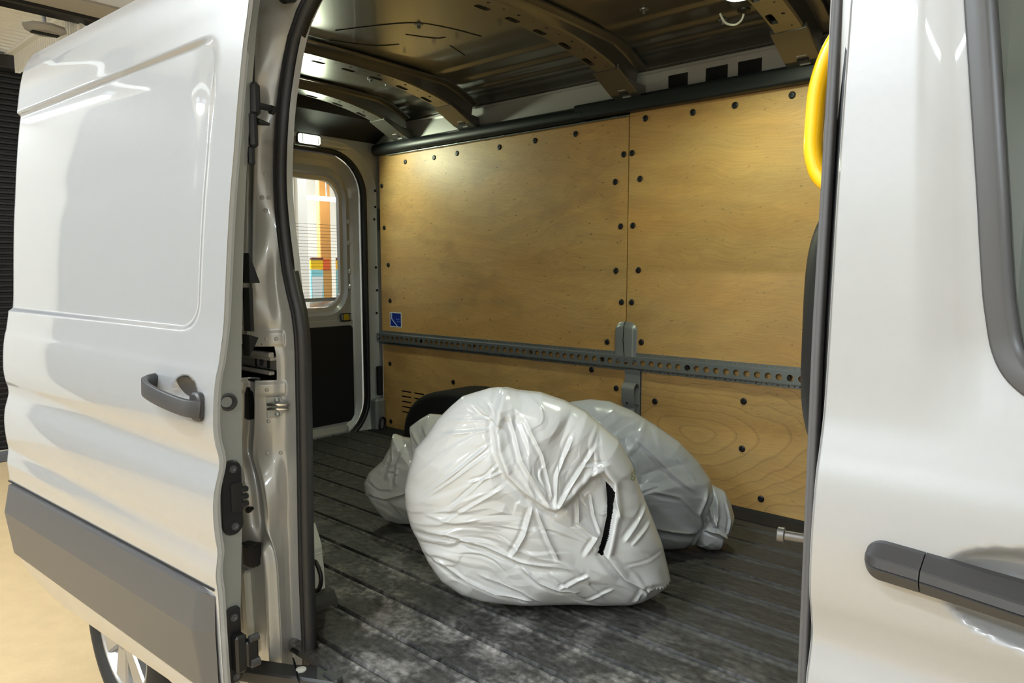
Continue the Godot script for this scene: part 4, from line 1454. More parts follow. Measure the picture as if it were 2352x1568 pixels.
	g.grid(60, 1, func(a: float, w: float):
		var u := lerpf(0.012, 1.383, a)
		return DP(u, 0.2445 - 0.028 * (u / 1.39) + 0.006 * w, 0.0068), Vector3(0, 0, 1))
	obj("moulding_gap", g, M.dark, d)
	# pull handle across its bowl
	var h := node("door_handle", d)
	g = G.new()
	var path := smooth3(PackedVector3Array([DP(0.262, 0.668, -0.004), DP(0.250, 0.666, 0.022), DP(0.205, 0.660, 0.040), DP(0.13, 0.648, 0.040), DP(0.062, 0.636, 0.026), DP(0.040, 0.632, 0.004)]), 8)
	g.sweep(path, pv([-0.009, -0.017, -0.004, -0.020, 0.004, -0.018, 0.008, 0.0, 0.006, 0.012, 0.0, 0.017, -0.008, 0.014]), Vector3.UP)
	obj("grip", g, M.handle, h)
	g = G.new()
	g.prism(rr(0.036, 0.602, 0.078, 0.664, 0.016), DP(0, 0, -0.003), Vector3(-1, 0, 0.0255), Vector3.UP, Vector3(0, 0, 0.014), 0.004)
	obj("lock_escutcheon", g, M.handle, h)
	g = G.new()
	g.grid(24, 24, func(a: float, w: float):
		var t := Vector2(sqrt(w) * cos(TAU * a), sqrt(w) * sin(TAU * a))
		var y := cup.y + 0.018 + t.y * 0.025
		var x := cup.x + 0.005 + t.x * 0.042
		var c := minf(0.999, Vector2((x - cup.x) / 0.058, (y - cup.y) / 0.042).length())
		return DP(x, y, door_w(y) - 0.023 * sqrt(1.0 - c * c) + 0.0015), Vector3(0, 0, 1))
	obj("bowl_lining", g, M.handle, h)
	# end-face fittings: stop bush, latch, hinge bracket, upper roller carriage
	var ef := func(y: float, z: float) -> Vector3: return Vector3(-1.447, y, z)
	g = G.new()
	g.lathe(pv([0.019, -0.004, 0.019, 0.004, 0.015, 0.006, 0.012, 0.002, 0.010, -0.004, 0.0, -0.004]), ef.call(0.640, 1.003), Vector3(1, 0, 0.25), 24)
	obj("stop_bush", g, M.rubber, d)
	var lt := node("door_latch", d)
	g = G.new()
	g.prism(rr(-0.024, -0.082, 0.024, 0.082, 0.0235), ef.call(0.432, 1.004), Vector3(0, 0, -1), Vector3.UP, Vector3(0.007, 0, 0.001), 0.003)
	obj("plate", g, M.black, lt)
	g = G.new()
	g.box(ef.call(0.432, 0.996) + Vector3(0.009, 0, 0), Vector3(0.012, 0.065, 0.026), 0.004)
	for k in 3:
		g.box(ef.call(0.448 - k * 0.016, 0.980) + Vector3(0.012, 0, 0), Vector3(0.012, 0.010, 0.016), 0.002)
	obj("claw", g, M.dark, lt)
	for y in [0.495, 0.369]:
		g = G.new()
		g.lathe(pv([0.009, 0.0, 0.008, 0.004, 0.004, 0.004, 0.0, 0.002]), ef.call(y, 1.001) + Vector3(0.006, 0, 0), Vector3.RIGHT, 12)
		obj("bolt", g, M.trim, lt)
	var hb := node("lower_bracket", d)
	g = G.new()
	g.prism(rr(-0.017, -0.086, 0.017, 0.086, 0.012), ef.call(0.105, 1.012), Vector3(0, 0, -1), Vector3.UP, Vector3(0.006, 0, 0.001), 0.002)
	g.box(ef.call(0.09, 1.008) + Vector3(0.016, 0, 0), Vector3(0.028, 0.085, 0.026), 0.005)
	g.box(ef.call(0.085, 0.985) + Vector3(0.022, 0, 0), Vector3(0.022, 0.06, 0.03), 0.005)
	obj("bracket", g, M.black, hb)
	for y in [0.168, 0.033]:
		g = G.new()
		g.lathe(pv([0.009, 0.0, 0.008, 0.004, 0.004, 0.004, 0.0, 0.002]), ef.call(y, 1.012) + Vector3(0.006, 0, 0), Vector3.RIGHT, 12)
		obj("bolt", g, M.trim, hb)
	for q in [[0.062, 0.010], [0.118, 0.008]]:
		g = G.new()
		g.cyl(ef.call(q[0], 0.99) + Vector3(0.03, 0, 0), ef.call(q[0], 0.970) + Vector3(0.03, 0, 0), q[1], 12)
		obj("roller", g, M.trim, hb)
	g = G.new()
	var mid: Vector3 = ef.call(1.245, 0.915) + Vector3(-0.004, 0, 0)
	g.box(mid + Vector3(0, 0.035, 0.0), Vector3(0.022, 0.07, 0.022), 0.007)
	g.box(mid + Vector3(0, -0.03, 0.006), Vector3(0.02, 0.075, 0.018), 0.006)
	g.cyl(mid + Vector3(0.004, 0.022, -0.005), mid + Vector3(0.004, 0.020, -0.040), 0.007, 10)
	g.cyl(mid + Vector3(0.004, 0.018, -0.034), mid + Vector3(0.004, 0.017, -0.042), 0.010, 10)
	g.cyl(mid + Vector3(0.004, -0.012, -0.002), mid + Vector3(0.004, -0.014, -0.030), 0.008, 10, 0.003)
	g.box(mid + Vector3(0, -0.085, 0.012), Vector3(0.014, 0.04, 0.014), 0.004)
	obj("upper_carriage", g, M.black, d)
	g = G.new()
	g.prism(pv([0.89, 0.0, 0.955, 0.0, 0.945, 0.004, 0.89, 0.024]), Vector3(-1.49, 0, 0.936), Vector3.UP, Vector3(0, 0, -1), Vector3(0.03, 0, 0))
	g.prism(pv([0.785, 0.0, 0.88, 0.0, 0.88, 0.008, 0.785, 0.008]), Vector3(-1.49, 0, 0.938), Vector3.UP, Vector3(0, 0, -1), Vector3(0.03, 0, 0))
	g.prism(pv([0.73, 0.0, 0.77, 0.022, 0.778, 0.0]), Vector3(-1.49, 0, 0.942), Vector3.UP, Vector3(0, 0, -1), Vector3(0.03, 0, 0))
	obj("hinge_cover", g, M.black, d)

# ---------------------------------------------------------------- front door and its pillar
func front() -> void:
	var tab := pv([0.10, 0.990, 0.30, 1.000, 0.42, 1.006, 0.495, 1.003, 0.525, 0.996, 0.545, 0.993, 0.565, 0.997, 0.594, 1.005, 0.64, 1.007, 0.685, 1.004, 0.715, 1.000, 0.74, 0.993, 0.775, 0.985, 0.84, 0.980, 0.904, 0.9775, 1.003, 0.973, 1.183, 0.958, 1.30, 0.944, 1.40, 0.926])
	var fz := func(x: float, y: float) -> float:
		# the waist swage runs out forwards; slight barrel in plan
		var z := curve(tab, y)
		z -= 0.010 * smoothstep(0.0, 1.2, x + 0.24)
		z -= 0.012 * smoothstep(-0.172 - 0.045 * (y - 1.0), -0.118 - 0.08 * (y - 1.0), x) * smoothstep(0.76, 0.86, y)
		return z
	var win := pv([-0.172, 1.40, -0.142, 1.155, -0.132, 1.073, -0.1215, 0.985, -0.115, 0.925, -0.109, 0.880, -0.0995, 0.846, -0.084, 0.820, -0.060, 0.803, -0.03, 0.796, 0.02, 0.796, 0.09, 0.798, 0.2, 0.804, 0.35, 0.813, 0.6, 0.83, 0.72, 0.95, 0.45, 1.40])
	var d := node("front_door", van)
	d.set_meta("label", "closed silver front door with dark window seal")
	var g := G.new()
	var cup := Vector2(0.005, 0.640)
	g.grid(260, 300, func(u: float, w: float):
		var x := lerpf(-0.24, 0.95, pow(u, 1.6))
		var y := lerpf(0.10, 1.40, w)
		var z: float = fz.call(x, y)
		var c := pow(pow(absf(x - cup.x) / 0.127, 2.8) + pow(absf(y - cup.y) / 0.045, 2.8), 1.0 / 2.8)
		if c < 1.0:
			z -= 0.030 * pow(1.0 - c * c, 0.6)
		z -= 0.006 * smoothstep(0.004, 0.0, x + 0.24)
		return Vector3(x, y, z), Vector3(0, 0, 1), Vector2.ONE, func(p: Vector3) -> bool: return Geometry2D.is_point_in_polygon(Vector2(p.x - 0.008, p.y - 0.006), win))
	obj("outer_skin", g, M.silver, d)
	g = G.new()
	g.grid(2, 60, func(a: float, w: float):
		var y := lerpf(0.10, 1.40, w)
		return Vector3(-0.24 + 0.004 * a, y, lerpf(fz.call(-0.24, y) - 0.006, 0.90, a)), Vector3(-1, 0, 0))
	obj("edge_return", g, M.silver_lifted, d)
	g = G.new()
	var wp := PackedVector3Array()
	var wl := PackedVector2Array()
	for k in win.size() - 1:
		wl.append(win[k])
	var base := PackedVector3Array()
	for q in wl:
		base.append(Vector3(q.x, q.y, 0))
	for q in smooth3(base, 8):
		wp.append(Vector3(q.x + lerpf(0.006, 0.012, smoothstep(0.80, 0.88, q.y)), q.y + lerpf(0.010, 0.003, smoothstep(0.80, 0.86, q.y)), fz.call(q.x, q.y)))
	g.sweep(wp, pv([-0.0115, -0.012, -0.012, 0.002, -0.010, 0.004, 0.003, 0.005, 0.005, 0.0015, 0.0105, -0.001, 0.012, -0.012]), Vector3(0, 0, 1))
	obj("window_seal", g, M.trim, d)
	g = G.new()
	g.grid(30, 30, func(u: float, w: float):
		var x := lerpf(-0.13, 0.75, u)
		var y := lerpf(0.78, 1.40, w)
		return Vector3(x, y, fz.call(x, y) - 0.008), Vector3(0, 0, 1))
	obj("window_pane", g, M.glass_cab, d)
	# long bar handle
	var h := node("door_handle", d)
	var bar := func(x0: float, x1: float, lab: String):
		var gg := G.new()
		var rws := []
		for k in 25:
			var x := lerpf(x0, x1, k / 24.0)
			var e := sqrt(clampf((x + 0.187) / 0.018, 0.0, 1.0) * (2.0 - clampf((x + 0.187) / 0.018, 0.0, 1.0)))
			var c := 0.6485 - 0.055 * (x + 0.18)
			var hh: float = (0.0175 - 0.001 * smoothstep(-0.16, -0.05, x)) * maxf(e, 0.02)
			var zz: float = fz.call(x, 0.64) - 0.002
			var out := 0.024 * maxf(e, 0.05) + 0.008 * smoothstep(-0.16, -0.02, x)
			rws.append(PackedVector3Array([Vector3(x, c + hh, zz), Vector3(x, c + hh * 0.93, zz + out * 0.25), Vector3(x, c + hh * 0.42, zz + out * 0.93), Vector3(x, c + hh * 0.34, zz + out), Vector3(x, c - hh * 0.10, zz + out * 1.06), Vector3(x, c - hh * 0.16, zz + out * 1.0), Vector3(x, c - hh * 0.22, zz + out * 1.06), Vector3(x, c - hh * 0.85, zz + out * 0.8), Vector3(x, c - hh, zz + out * 0.3), Vector3(x, c - hh, zz)]))
		for k in 9:
			var strip := []
			for r in rws:
				strip.append(PackedVector3Array([r[k], r[k + 1]]))
			gg.rows(strip, Vector3(0, 1.0 - k * 0.25, 1.0))
		gg.face(Array(rws[24]), Vector3.RIGHT)
		gg.face(Array(rws[0]), Vector3.LEFT)
		obj(lab, gg, M.handle, h)
	bar.call(-0.187, -0.1365, "end_cap")
	bar.call(-0.1355, 0.115, "grip")
	# rubber strips and black pillar trim between the opening and the door
	g = G.new()
	var sp := PackedVector3Array()
	var sb := PackedVector3Array()
	for k in 31:
		var y := lerpf(-0.06, 1.40, k / 30.0)
		sp.append(Vector3(-0.2860, y, 0.862 - 0.05 * maxf(0, y - 0.85)))
		sb.append(Vector3(-0.272, y, 0.862 - 0.05 * maxf(0, y - 0.85)))
	g.sweep(sp, pv([-0.006, -0.02, -0.0058, 0.008, -0.0042, 0.012, -0.0012, 0.0105, 0.0006, 0.012, 0.0042, 0.012, 0.0055, 0.008, 0.006, -0.02]), Vector3(0, 0, 1))
	obj("pillar_seal", g, M.rubber_grey, van, "grey rubber strip on the front pillar")
	g = G.new()
	g.sweep(sb, pv([-0.030, -0.03, -0.030, 0.0, 0.003, 0.004, 0.008, 0.0, 0.008, -0.03]), Vector3(0, 0, 1))
	obj("pillar_gap_seal", g, M.black, van)
	g = G.new()
	g.grid(20, 40, func(u: float, w: float):
		var y := lerpf(0.66, 1.015, w)
		var e := sqrt(maxf(0.0, 1.0 - pow(absf(w * 2 - 1), 4.0)))
		var an := lerpf(0.0, PI, u)
		return Vector3(-0.285 - 0.064 * e * sin(an), y, 0.73 - 0.06 * cos(an)), Vector3(-1, 0, 0.2))
	obj("pillar_trim", g, M.black, van, "black moulded pillar trim")
	g = G.new()
	g.lathe(pv([0.0075, 0.0, 0.0095, 0.001, 0.0095, 0.008, 0.0062, 0.009, 0.0062, 0.05]), Vector3(-0.324, 0.594, 0.868), Vector3(1, 0, -0.22), 16)
	g.lathe(pv([0.0, 0.0, 0.0075, 0.0]), Vector3(-0.324, 0.594, 0.868), Vector3(1, 0, -0.22), 16)
	obj("latch_pin", g, mat(Color(0.42, 0.41, 0.40), 0.35, 0.8), van)
	g = G.new()
	var gh := smooth3(p3([-0.25, 1.245, 0.74, -0.298, 1.232, 0.74, -0.324, 1.205, 0.74, -0.340, 1.160, 0.74, -0.344, 1.11, 0.74, -0.343, 1.070, 0.74, -0.330, 1.038, 0.74, -0.300, 1.022, 0.74, -0.25, 1.015, 0.74]), 8)
	var gp := PackedVector2Array()
	for k in 20:
		gp.append(Vector2(0.0118 * cos(TAU * k / 20), 0.0155 * sin(TAU * k / 20)))
	g.sweep(gh, gp, Vector3(0, 0, 1))
	obj("grab_handle", g, M.yellow, van, "yellow grab handle inside the front pillar")
	# body of the pillar and cab, so that daylight enters only where the photo shows it
	g = G.new()
	g.box(Vector3(-0.20, 0.75, 0.79), Vector3(0.20, 1.80, 0.12), 0.02)
	obj("front_pillar", g, M.silver_lifted, van)
	g = G.new()
	g.box(Vector3(0.5, -0.02, 0.0), Vector3(1.7, 0.06, 1.8), 0.0)
	g.box(Vector3(1.28, 0.85, 0.0), Vector3(0.05, 1.9, 1.9), 0.0)
	g.box(Vector3(0.55, 1.60, 0.88), Vector3(1.5, 0.44, 0.06), 0.0)
	g.box(Vector3(0.5, 0.05, 0.94), Vector3(1.6, 0.3, 0.06), 0.0)
	obj("cab_shell", g, M.dark, van)
	var st := node("seat", van)
	g = G.new()
	g.box(Vector3(0.30, 0.55, 0.35), Vector3(0.16, 0.75, 0.5), 0.05, Basis(Vector3.BACK, 0.2))
	obj("backrest", g, M.black_matt, st)
	g = G.new()
	g.box(Vector3(0.58, 0.20, 0.35), Vector3(0.5, 0.16, 0.5), 0.05)
	obj("cushion", g, M.black_matt, st)
	g = G.new()
	g.box(Vector3(0.24, 1.02, 0.35), Vector3(0.10, 0.20, 0.26), 0.04, Basis(Vector3.BACK, 0.15))
	obj("headrest", g, M.black_matt, st)

# ---------------------------------------------------------------- load floor mat
func floor_mat() -> void:
	var o := node("floor_mat", self, Vector3(0, GY, 0))
	tag(o, "black ribbed rubber floor mat covering the load floor, scuffed near the door opening", "floor mat")
	var prof := PackedVector2Array()   # (z, y)
	prof.append(Vector2(-0.835, 0.0))
	for k in range(10, -2, -1):
		var z := 0.64 - 0.133 * k
		if z > 0.8:
			continue
		prof.append_array(pv([z - 0.018, 0.0, z - 0.013, -0.008, z - 0.004, -0.008, z + 0.001, 0.002, z + 0.005, 0.004, z + 0.010, 0.0035, z + 0.018, 0.0]))
	prof.append_array(pv([0.808, 0.0, 0.818, -0.002, 0.822, -0.008]))
	var g := G.new()
	var uvf := func(p: Vector3) -> Vector2: return Vector2((p.x + 3.4) / 3.6, (p.z + 0.87) / 1.7)
	for k in prof.size() - 1:
		var r := []
		for a in 13:
			var x := lerpf(-3.34, 0.05, a / 12.0)
			r.append(PackedVector3Array([Vector3(x, prof[k].y, prof[k].x), Vector3(x, prof[k + 1].y, prof[k + 1].x)]))
		g.rows(r, Vector3.UP, false, Vector2.ONE, null, uvf)
	obj("top", g, M.mat, o)
	g = G.new()
	g.face([Vector3(-1.50, -0.008, 0.822), Vector3(0.05, -0.008, 0.822), Vector3(0.05, -0.024, 0.822), Vector3(-1.50, -0.024, 0.822)], Vector3.BACK)
	g.face([Vector3(-3.34, -0.024, -0.835), Vector3(0.05, -0.024, -0.835), Vector3(0.05, -0.024, 0.822), Vector3(-3.34, -0.024, 0.822)], Vector3.DOWN)
	obj("front_edge", g, M.mat_edge, o)

# ---------------------------------------------------------------- bags
const BU := Vector3(0.7492, 0, -0.6623)
const BW := Vector3(0.6623, 0, 0.7492)
func seg_d(p: Vector2, a: Vector2, b: Vector2) -> Vector2:   # (distance, signed side)
	var e := b - a
	var s := clampf((p - a).dot(e) / maxf(e.length_squared(), 1e-9), 0.0, 1.0)
	var q := p - a - e * s
	return Vector2(q.length(), signf(e.cross(p - a)))
# crumpled film: random heights over a Delaunay net, flat facets that meet in sharp creases; stretched along the pull of the film
func facets(sd: int, lo: Vector2, hi: Vector2, count: int) -> Array:
	var rng := RandomNumberGenerator.new()
	rng.seed = sd
	var pts := PackedVector2Array()
	var hs := PackedFloat32Array()
	for k in count:
		pts.append(Vector2(rng.randf_range(lo.x, hi.x), rng.randf_range(lo.y, hi.y)))
		hs.append(rng.randf_range(-1.0, 1.0))
	var tri := Geometry2D.triangulate_delaunay(pts)
	var bins := {}
	var cell := (hi - lo) / 40.0
	for k in range(0, tri.size(), 3):
		var r := Rect2(pts[tri[k]], Vector2.ZERO).expand(pts[tri[k + 1]]).expand(pts[tri[k + 2]])
		var c0 := Vector2i(((r.position - lo) / cell).floor())
		var c1 := Vector2i(((r.end - lo) / cell).floor())
		for x in range(c0.x, c1.x + 1):
			for y in range(c0.y, c1.y + 1):
				var key := x * 64 + y
				if not bins.has(key):
					bins[key] = PackedInt32Array()
				bins[key].append(k)
	return [pts, hs, tri, bins, lo, cell]
func facet_at(F: Array, p: Vector2) -> float:
	var c := Vector2i(((p - F[4]) / F[5]).floor())
	var list: PackedInt32Array = F[3].get(c.x * 64 + c.y, PackedInt32Array())
	var pts: PackedVector2Array = F[0]
	var tri: PackedInt32Array = F[2]
	for k in list:
		var a := pts[tri[k]]
		var b := pts[tri[k + 1]]
		var d := pts[tri[k + 2]]
		var det := (b - a).cross(d - a)
		var u := (p - a).cross(d - a) / det
		var v := (b - a).cross(p - a) / det
		if u >= -1e-4 and v >= -1e-4 and u + v <= 1.0001:
			return F[1][tri[k]] * (1.0 - u - v) + F[1][tri[k + 1]] * u + F[1][tri[k + 2]] * v
	return 0.0
# outline: (sideways, up) in the bag's own upright plane; creases: [points, height, width, kind]; kind 0 ridge, 1 step up to the left of the line
func bag_mesh(outline: PackedVector2Array, mid: Vector2, depth: float, back: float, creases: Array, crinkle: float, sd: int, nt: int, nr: int, layer: Array, hole: PackedVector2Array, power := 2.4, tf := Vector4(1, 0, 1, 0)) -> Array:
	var TF := func(a: PackedVector2Array) -> PackedVector2Array:
		var o := PackedVector2Array()
		for q in a:
			o.append(Vector2(q.x * tf.x + tf.y, q.y * tf.z + tf.w))
		return o
	outline = TF.call(outline)
	for k in outline.size():
		outline[k].y = maxf(outline[k].y, 0.002)
	creases = creases.map(func(c): return [TF.call(c[0]), c[1], c[2]])
	layer = layer.map(func(c): return [TF.call(c[0]), c[1], c[2]])
	hole = TF.call(hole)
	var n1 := noise(sd, 1.0, 3)
	var n2 := noise(sd + 5, 1.0, 2)
	# outline resampled by angle
	var rad := PackedFloat32Array()
	for k in nt:
		var a := TAU * k / nt
		var dir := Vector2(cos(a), sin(a))
		var best := 0.0
		for j in outline.size():
			var q = Geometry2D.segment_intersects_segment(mid, mid + dir * 3.0, outline[j], outline[(j + 1) % outline.size()])
			if q != null:
				best = maxf(best, mid.distance_to(q))
		rad.append(best)
	var fa := facets(sd + 1, Vector2(-0.5, -0.8), Vector2(0.5, 0.9), 260)
	var fb := facets(sd + 2, Vector2(-0.5, -0.8), Vector2(0.5, 0.9), 2600)
	var boxes := []
	for c in creases:
		var r := Rect2(c[0][0], Vector2.ZERO)
		for q in c[0]:
			r = r.expand(q)
		boxes.append(r.grow(c[2] * 4.0))
	var H := func(p: Vector2, rho: float) -> float:
		var h := depth * pow(maxf(0.0, 1.0 - pow(rho, power)), 0.5)
		var edge := 1.0 - smoothstep(0.86, 1.0, rho)
		var th := lerpf(-0.5, 0.75, smoothstep(0.10, 0.42, p.y)) + 0.5 * n1.get_noise_2d(p.x * 2.0, p.y * 2.0)
		var q := p.rotated(-th) * Vector2(0.42, 1.0)
		var c3 := n2.get_noise_2d(p.x * 4.0 - 20.0, p.y * 4.0)
		h += crinkle * (facet_at(fa, q) + 0.36 * facet_at(fb, q) + c3 * 0.7) * (0.35 + 0.65 * edge)
		for j in creases.size():
			if not boxes[j].has_point(p):
				continue
			var c: Array = creases[j]
			var pts: PackedVector2Array = c[0]
			var best := 9.0
			var along := 0.0
			var side := 1.0
			for k in pts.size() - 1:
				var dd := seg_d(p, pts[k], pts[k + 1])
				if dd.x < best:
					best = dd.x
					side = dd.y
					along = (k + clampf((p - pts[k]).dot(pts[k + 1] - pts[k]) / maxf((pts[k + 1] - pts[k]).length_squared(), 1e-9), 0, 1)) / (pts.size() - 1)
			var x: float = best * side / c[2]
			var fade := smoothstep(0.0, 0.18, along) * (1.0 - smoothstep(0.8, 1.0, along))
			# sharp crest with one steep flank and a shallow trough beyond it
			var v := exp(-absf(x) * 1.9) if x > 0 else exp(-absf(x) * 4.0) - 0.55 * exp(-pow(absf(x) - 1.1, 2.0) * 3.0)
			h += c[1] * v * fade * (0.3 + 0.7 * edge)
		for L in layer:
			# an overlapping sheet: raised inside its polygon, with a thick rolled edge
			var dmin := 9.0
			var poly: PackedVector2Array = L[0]
			for k in poly.size():
				if k >= L[2]:
					break
				dmin = minf(dmin, seg_d(p, poly[k], poly[(k + 1) % poly.size()]).x)
			var inside := Geometry2D.is_point_in_polygon(p, poly)
			var sgn := dmin if inside else -dmin
			h += L[1] * (smoothstep(-0.004, 0.003, sgn) + 0.45 * exp(-pow((sgn - 0.008) / 0.010, 2.0)))
			h -= 0.4 * L[1] * exp(-pow((sgn + 0.012) / 0.010, 2.0))
		return h
	var g := G.new()
	var rowsf := []
	var rowsb := []
	for b in nr + 1:
		var t := float(b) / nr
		var rho := 1.0 - pow(1.0 - t, 1.35)
		var rf := PackedVector3Array()
		var rb := PackedVector3Array()
		for k in nt:
			var a := TAU * k / nt
			var p := mid + Vector2(cos(a), sin(a)) * rad[k] * rho
			var h: float = H.call(p, rho)
			var base := BU * p.x + Vector3(0, p.y, 0)
			rf.append(base + BW * h)
			if b % 3 == 0 or b == nr:
				rb.append(base - BW * back * pow(maxf(0.0, 1.0 - pow(rho, power)), 0.5))
		rowsf.append(rf)
		if rb.size():
			rowsb.append(rb)
	rowsb[rowsb.size() - 1] = rowsf[nr]
	var skip = null
	if hole.size():
		skip = func(q: Vector3) -> bool: return Geometry2D.is_point_in_polygon(Vector2(q.dot(BU), q.y), hole)
	g.rows(rowsf, BW, true, Vector2.ONE, skip)
	g.rows(rowsb, -BW, true)
	return [g, H, rad]
func cr(a: Array, h: float, w: float) -> Array:
	return [pv(a), h * 0.75, w * 0.62]
func bags() -> void:
	# the large white bag in front
	var at := Vector3(-1.1418, GY, 0.2155)
	var o := node("plastic_bag", self, at)
	tag(o, "large bulging white plastic bag in front, its folded mouth open on one side", "bag", "")
	var out := pv([-0.259, 0.576, -0.208, 0.591, -0.162, 0.593, -0.129, 0.585, -0.069, 0.579, 0.001, 0.555, 0.057, 0.527, 0.109, 0.482, 0.147, 0.449, 0.186, 0.382, 0.210, 0.314, 0.230, 0.266, 0.250, 0.217, 0.275, 0.153, 0.291, 0.089, 0.304, 0.032, 0.269, 0.000, 0.228, -0.022, 0.193, -0.030, 0.140, -0.032, 0.039, -0.028, -0.042, -0.030, -0.126, -0.032, -0.200, -0.026, -0.239, -0.020, -0.296, 0.0, -0.353, 0.040, -0.386, 0.089, -0.414, 0.149, -0.437, 0.197, -0.450, 0.256, -0.452, 0.304, -0.439, 0.362, -0.420, 0.420, -0.391, 0.453, -0.358, 0.501, -0.320, 0.539, -0.287, 0.567])
	var cs := [
		cr([-0.445, 0.205, -0.328, 0.212, -0.219, 0.182, -0.133, 0.146, 0.038, 0.121], 0.014, 0.018),
		cr([-0.41, 0.155, -0.305, 0.092, -0.195, 0.042, -0.066, 0.010], 0.013, 0.016),
		cr([-0.37, 0.138, -0.257, 0.070, -0.152, 0.022], 0.010, 0.013),
		cr([-0.138, 0.142, -0.076, 0.087, -0.019, 0.062, 0.043, 0.052], 0.014, 0.015),
		cr([0.062, 0.106, -0.028, 0.064], 0.009, 0.012),
		cr([0.085, 0.175, 0.152, 0.103, 0.215, 0.063, 0.225, -0.01], 0.016, 0.020),
		cr([-0.19, 0.474, -0.41, 0.292], 0.006, 0.011), cr([-0.19, 0.453, -0.42, 0.275], 0.005, 0.010), cr([-0.19, 0.497, -0.37, 0.470], 0.006, 0.012), cr([-0.19, 0.522, -0.335, 0.508], 0.006, 0.012),
		cr([-0.172, 0.418, -0.335, 0.262], 0.006, 0.010), cr([-0.165, 0.392, -0.27, 0.355], 0.006, 0.010), cr([-0.15, 0.365, -0.36, 0.228], 0.005, 0.012),
		cr([-0.092, 0.305, -0.115, 0.222, -0.152, 0.150], 0.013, 0.016), cr([-0.086, 0.30, -0.053, 0.217, -0.020, 0.145], 0.013, 0.016),
		cr([0.027, 0.33, 0.027, 0.256, 0.078, 0.217, 0.040, 0.150], 0.014, 0.014), cr([0.06, 0.33, 0.07, 0.27, 0.09, 0.215], 0.010, 0.010),
		cr([0.232, 0.280, 0.145, 0.198], 0.012, 0.016), cr([0.238, 0.235, 0.165, 0.189], 0.009, 0.012), cr([0.117, 0.345, 0.142, 0.258], 0.009, 0.012),
		cr([0.28, 0.145, 0.14, 0.133], 0.004, 0.008), cr([0.298, 0.042, 0.215, 0.060, 0.190, -0.012], 0.014, 0.014),
		cr([-0.156, 0.545, -0.124, 0.429, -0.040, 0.295], 0.013, 0.016), cr([-0.118, 0.535, -0.068, 0.439, -0.034, 0.295], 0.010, 0.013), cr([0.02, 0.49, -0.030, 0.382, -0.035, 0.295], 0.010, 0.013), cr([0.085, 0.46, 0.012, 0.362, -0.035, 0.295], 0.010, 0.014), cr([0.12, 0.40, 0.04, 0.40, -0.02, 0.33], 0.008, 0.012),
		cr([-0.25, 0.105, -0.12, 0.05, -0.06, 0.005], 0.008, 0.014), cr([-0.05, 0.12, 0.06, 0.02], 0.008, 0.014), cr([0.13, 0.06, 0.05, 0.01], 0.007, 0.012), cr([-0.40, 0.26, -0.30, 0.245, -0.22, 0.265], 0.005, 0.012),
		cr([-0.26, 0.565, -0.22, 0.535, -0.17, 0.505], 0.012, 0.014), cr([-0.22, 0.58, -0.19, 0.54], 0.010, 0.012)]
	var flap := pv([-0.165, 0.62, -0.190, 0.548, -0.194, 0.496, -0.185, 0.439, -0.162, 0.382, -0.115, 0.338, -0.058, 0.300, -0.035, 0.295, 0.012, 0.324, 0.064, 0.372, 0.096, 0.382, 0.122, 0.350, 0.128, 0.285, 0.098, 0.168, 0.152, 0.099, 0.215, 0.060, 0.40, 0.032, 0.40, 0.62])
	var gap := pv([0.104, 0.352, 0.126, 0.330, 0.124, 0.285, 0.110, 0.222, 0.092, 0.160, 0.080, 0.170, 0.091, 0.207, 0.106, 0.261, 0.108, 0.304])
	var r := bag_mesh(out, Vector2(-0.07, 0.28), 0.135, 0.13, cs, 0.0115, 901, 620, 190, [[flap, 0.020, 15]], gap, 2.4, Vector4(0.954, -0.0061, 0.9565, 0.0405))
	obj("film", r[0], M.bag, o)
	# what the gap between the folds lets one see: the edge of a dark round load
	var g := G.new()
	g.lathe(pv([0.16, -0.06, 0.22, -0.075, 0.255, -0.05, 0.262, 0.0, 0.255, 0.05, 0.22, 0.075, 0.16, 0.06]), BU * -0.07 + Vector3(0, 0.285, 0), BW, 64, false, true)
	obj("dark_content", g, M.black_matt, o, "dark load inside, seen through the gap")
	# small printed recycling ring
	var H: Callable = r[1]
	g = G.new()
	var pc := Vector2(0.1704, 0.3829)
	var put := func(q: Vector2) -> Vector3:
		var p := pc + q
		var dl := p - Vector2(-0.07, 0.28)
		var k := int(fposmod(dl.angle(), TAU) / TAU * 620.0) % 620
		return BU * p.x + Vector3(0, p.y, 0) + BW * (H.call(p, minf(1.0, dl.length() / r[2][k])) + 0.0012)
	g.grid(40, 1, func(a: float, w: float): return put.call(Vector2(0.0085 + 0.0018 * w, 0).rotated(TAU * a)), BW)
	for k in 3:
		g.grid(8, 1, func(a: float, w: float): return put.call(Vector2(0.0038 + 0.0018 * w, 0).rotated(TAU * (k + 0.72 * a) / 3.0)), BW)
	obj("recycling_mark", g, mat(Color(0.45, 0.50, 0.22), 0.4), o, "small green recycling ring printed on the film")
	# greyish bag behind
	o = node("plastic_bag", self, Vector3(-1.1160, GY, -0.3484))
	tag(o, "greyish translucent plastic bag leaning behind the large white bag, near the plywood", "bag", "")
	out = pv([-0.335, 0.482, -0.280, 0.489, -0.213, 0.482, -0.140, 0.451, -0.062, 0.403, 0.018, 0.347, 0.086, 0.278, 0.125, 0.221, 0.142, 0.169, 0.136, 0.110, 0.110, 0.055, 0.078, -0.005, 0.044, -0.02, -0.002, -0.026, -0.104, -0.026, -0.218, -0.02, -0.40, 0.03, -0.52, 0.18, -0.53, 0.32, -0.45, 0.45])
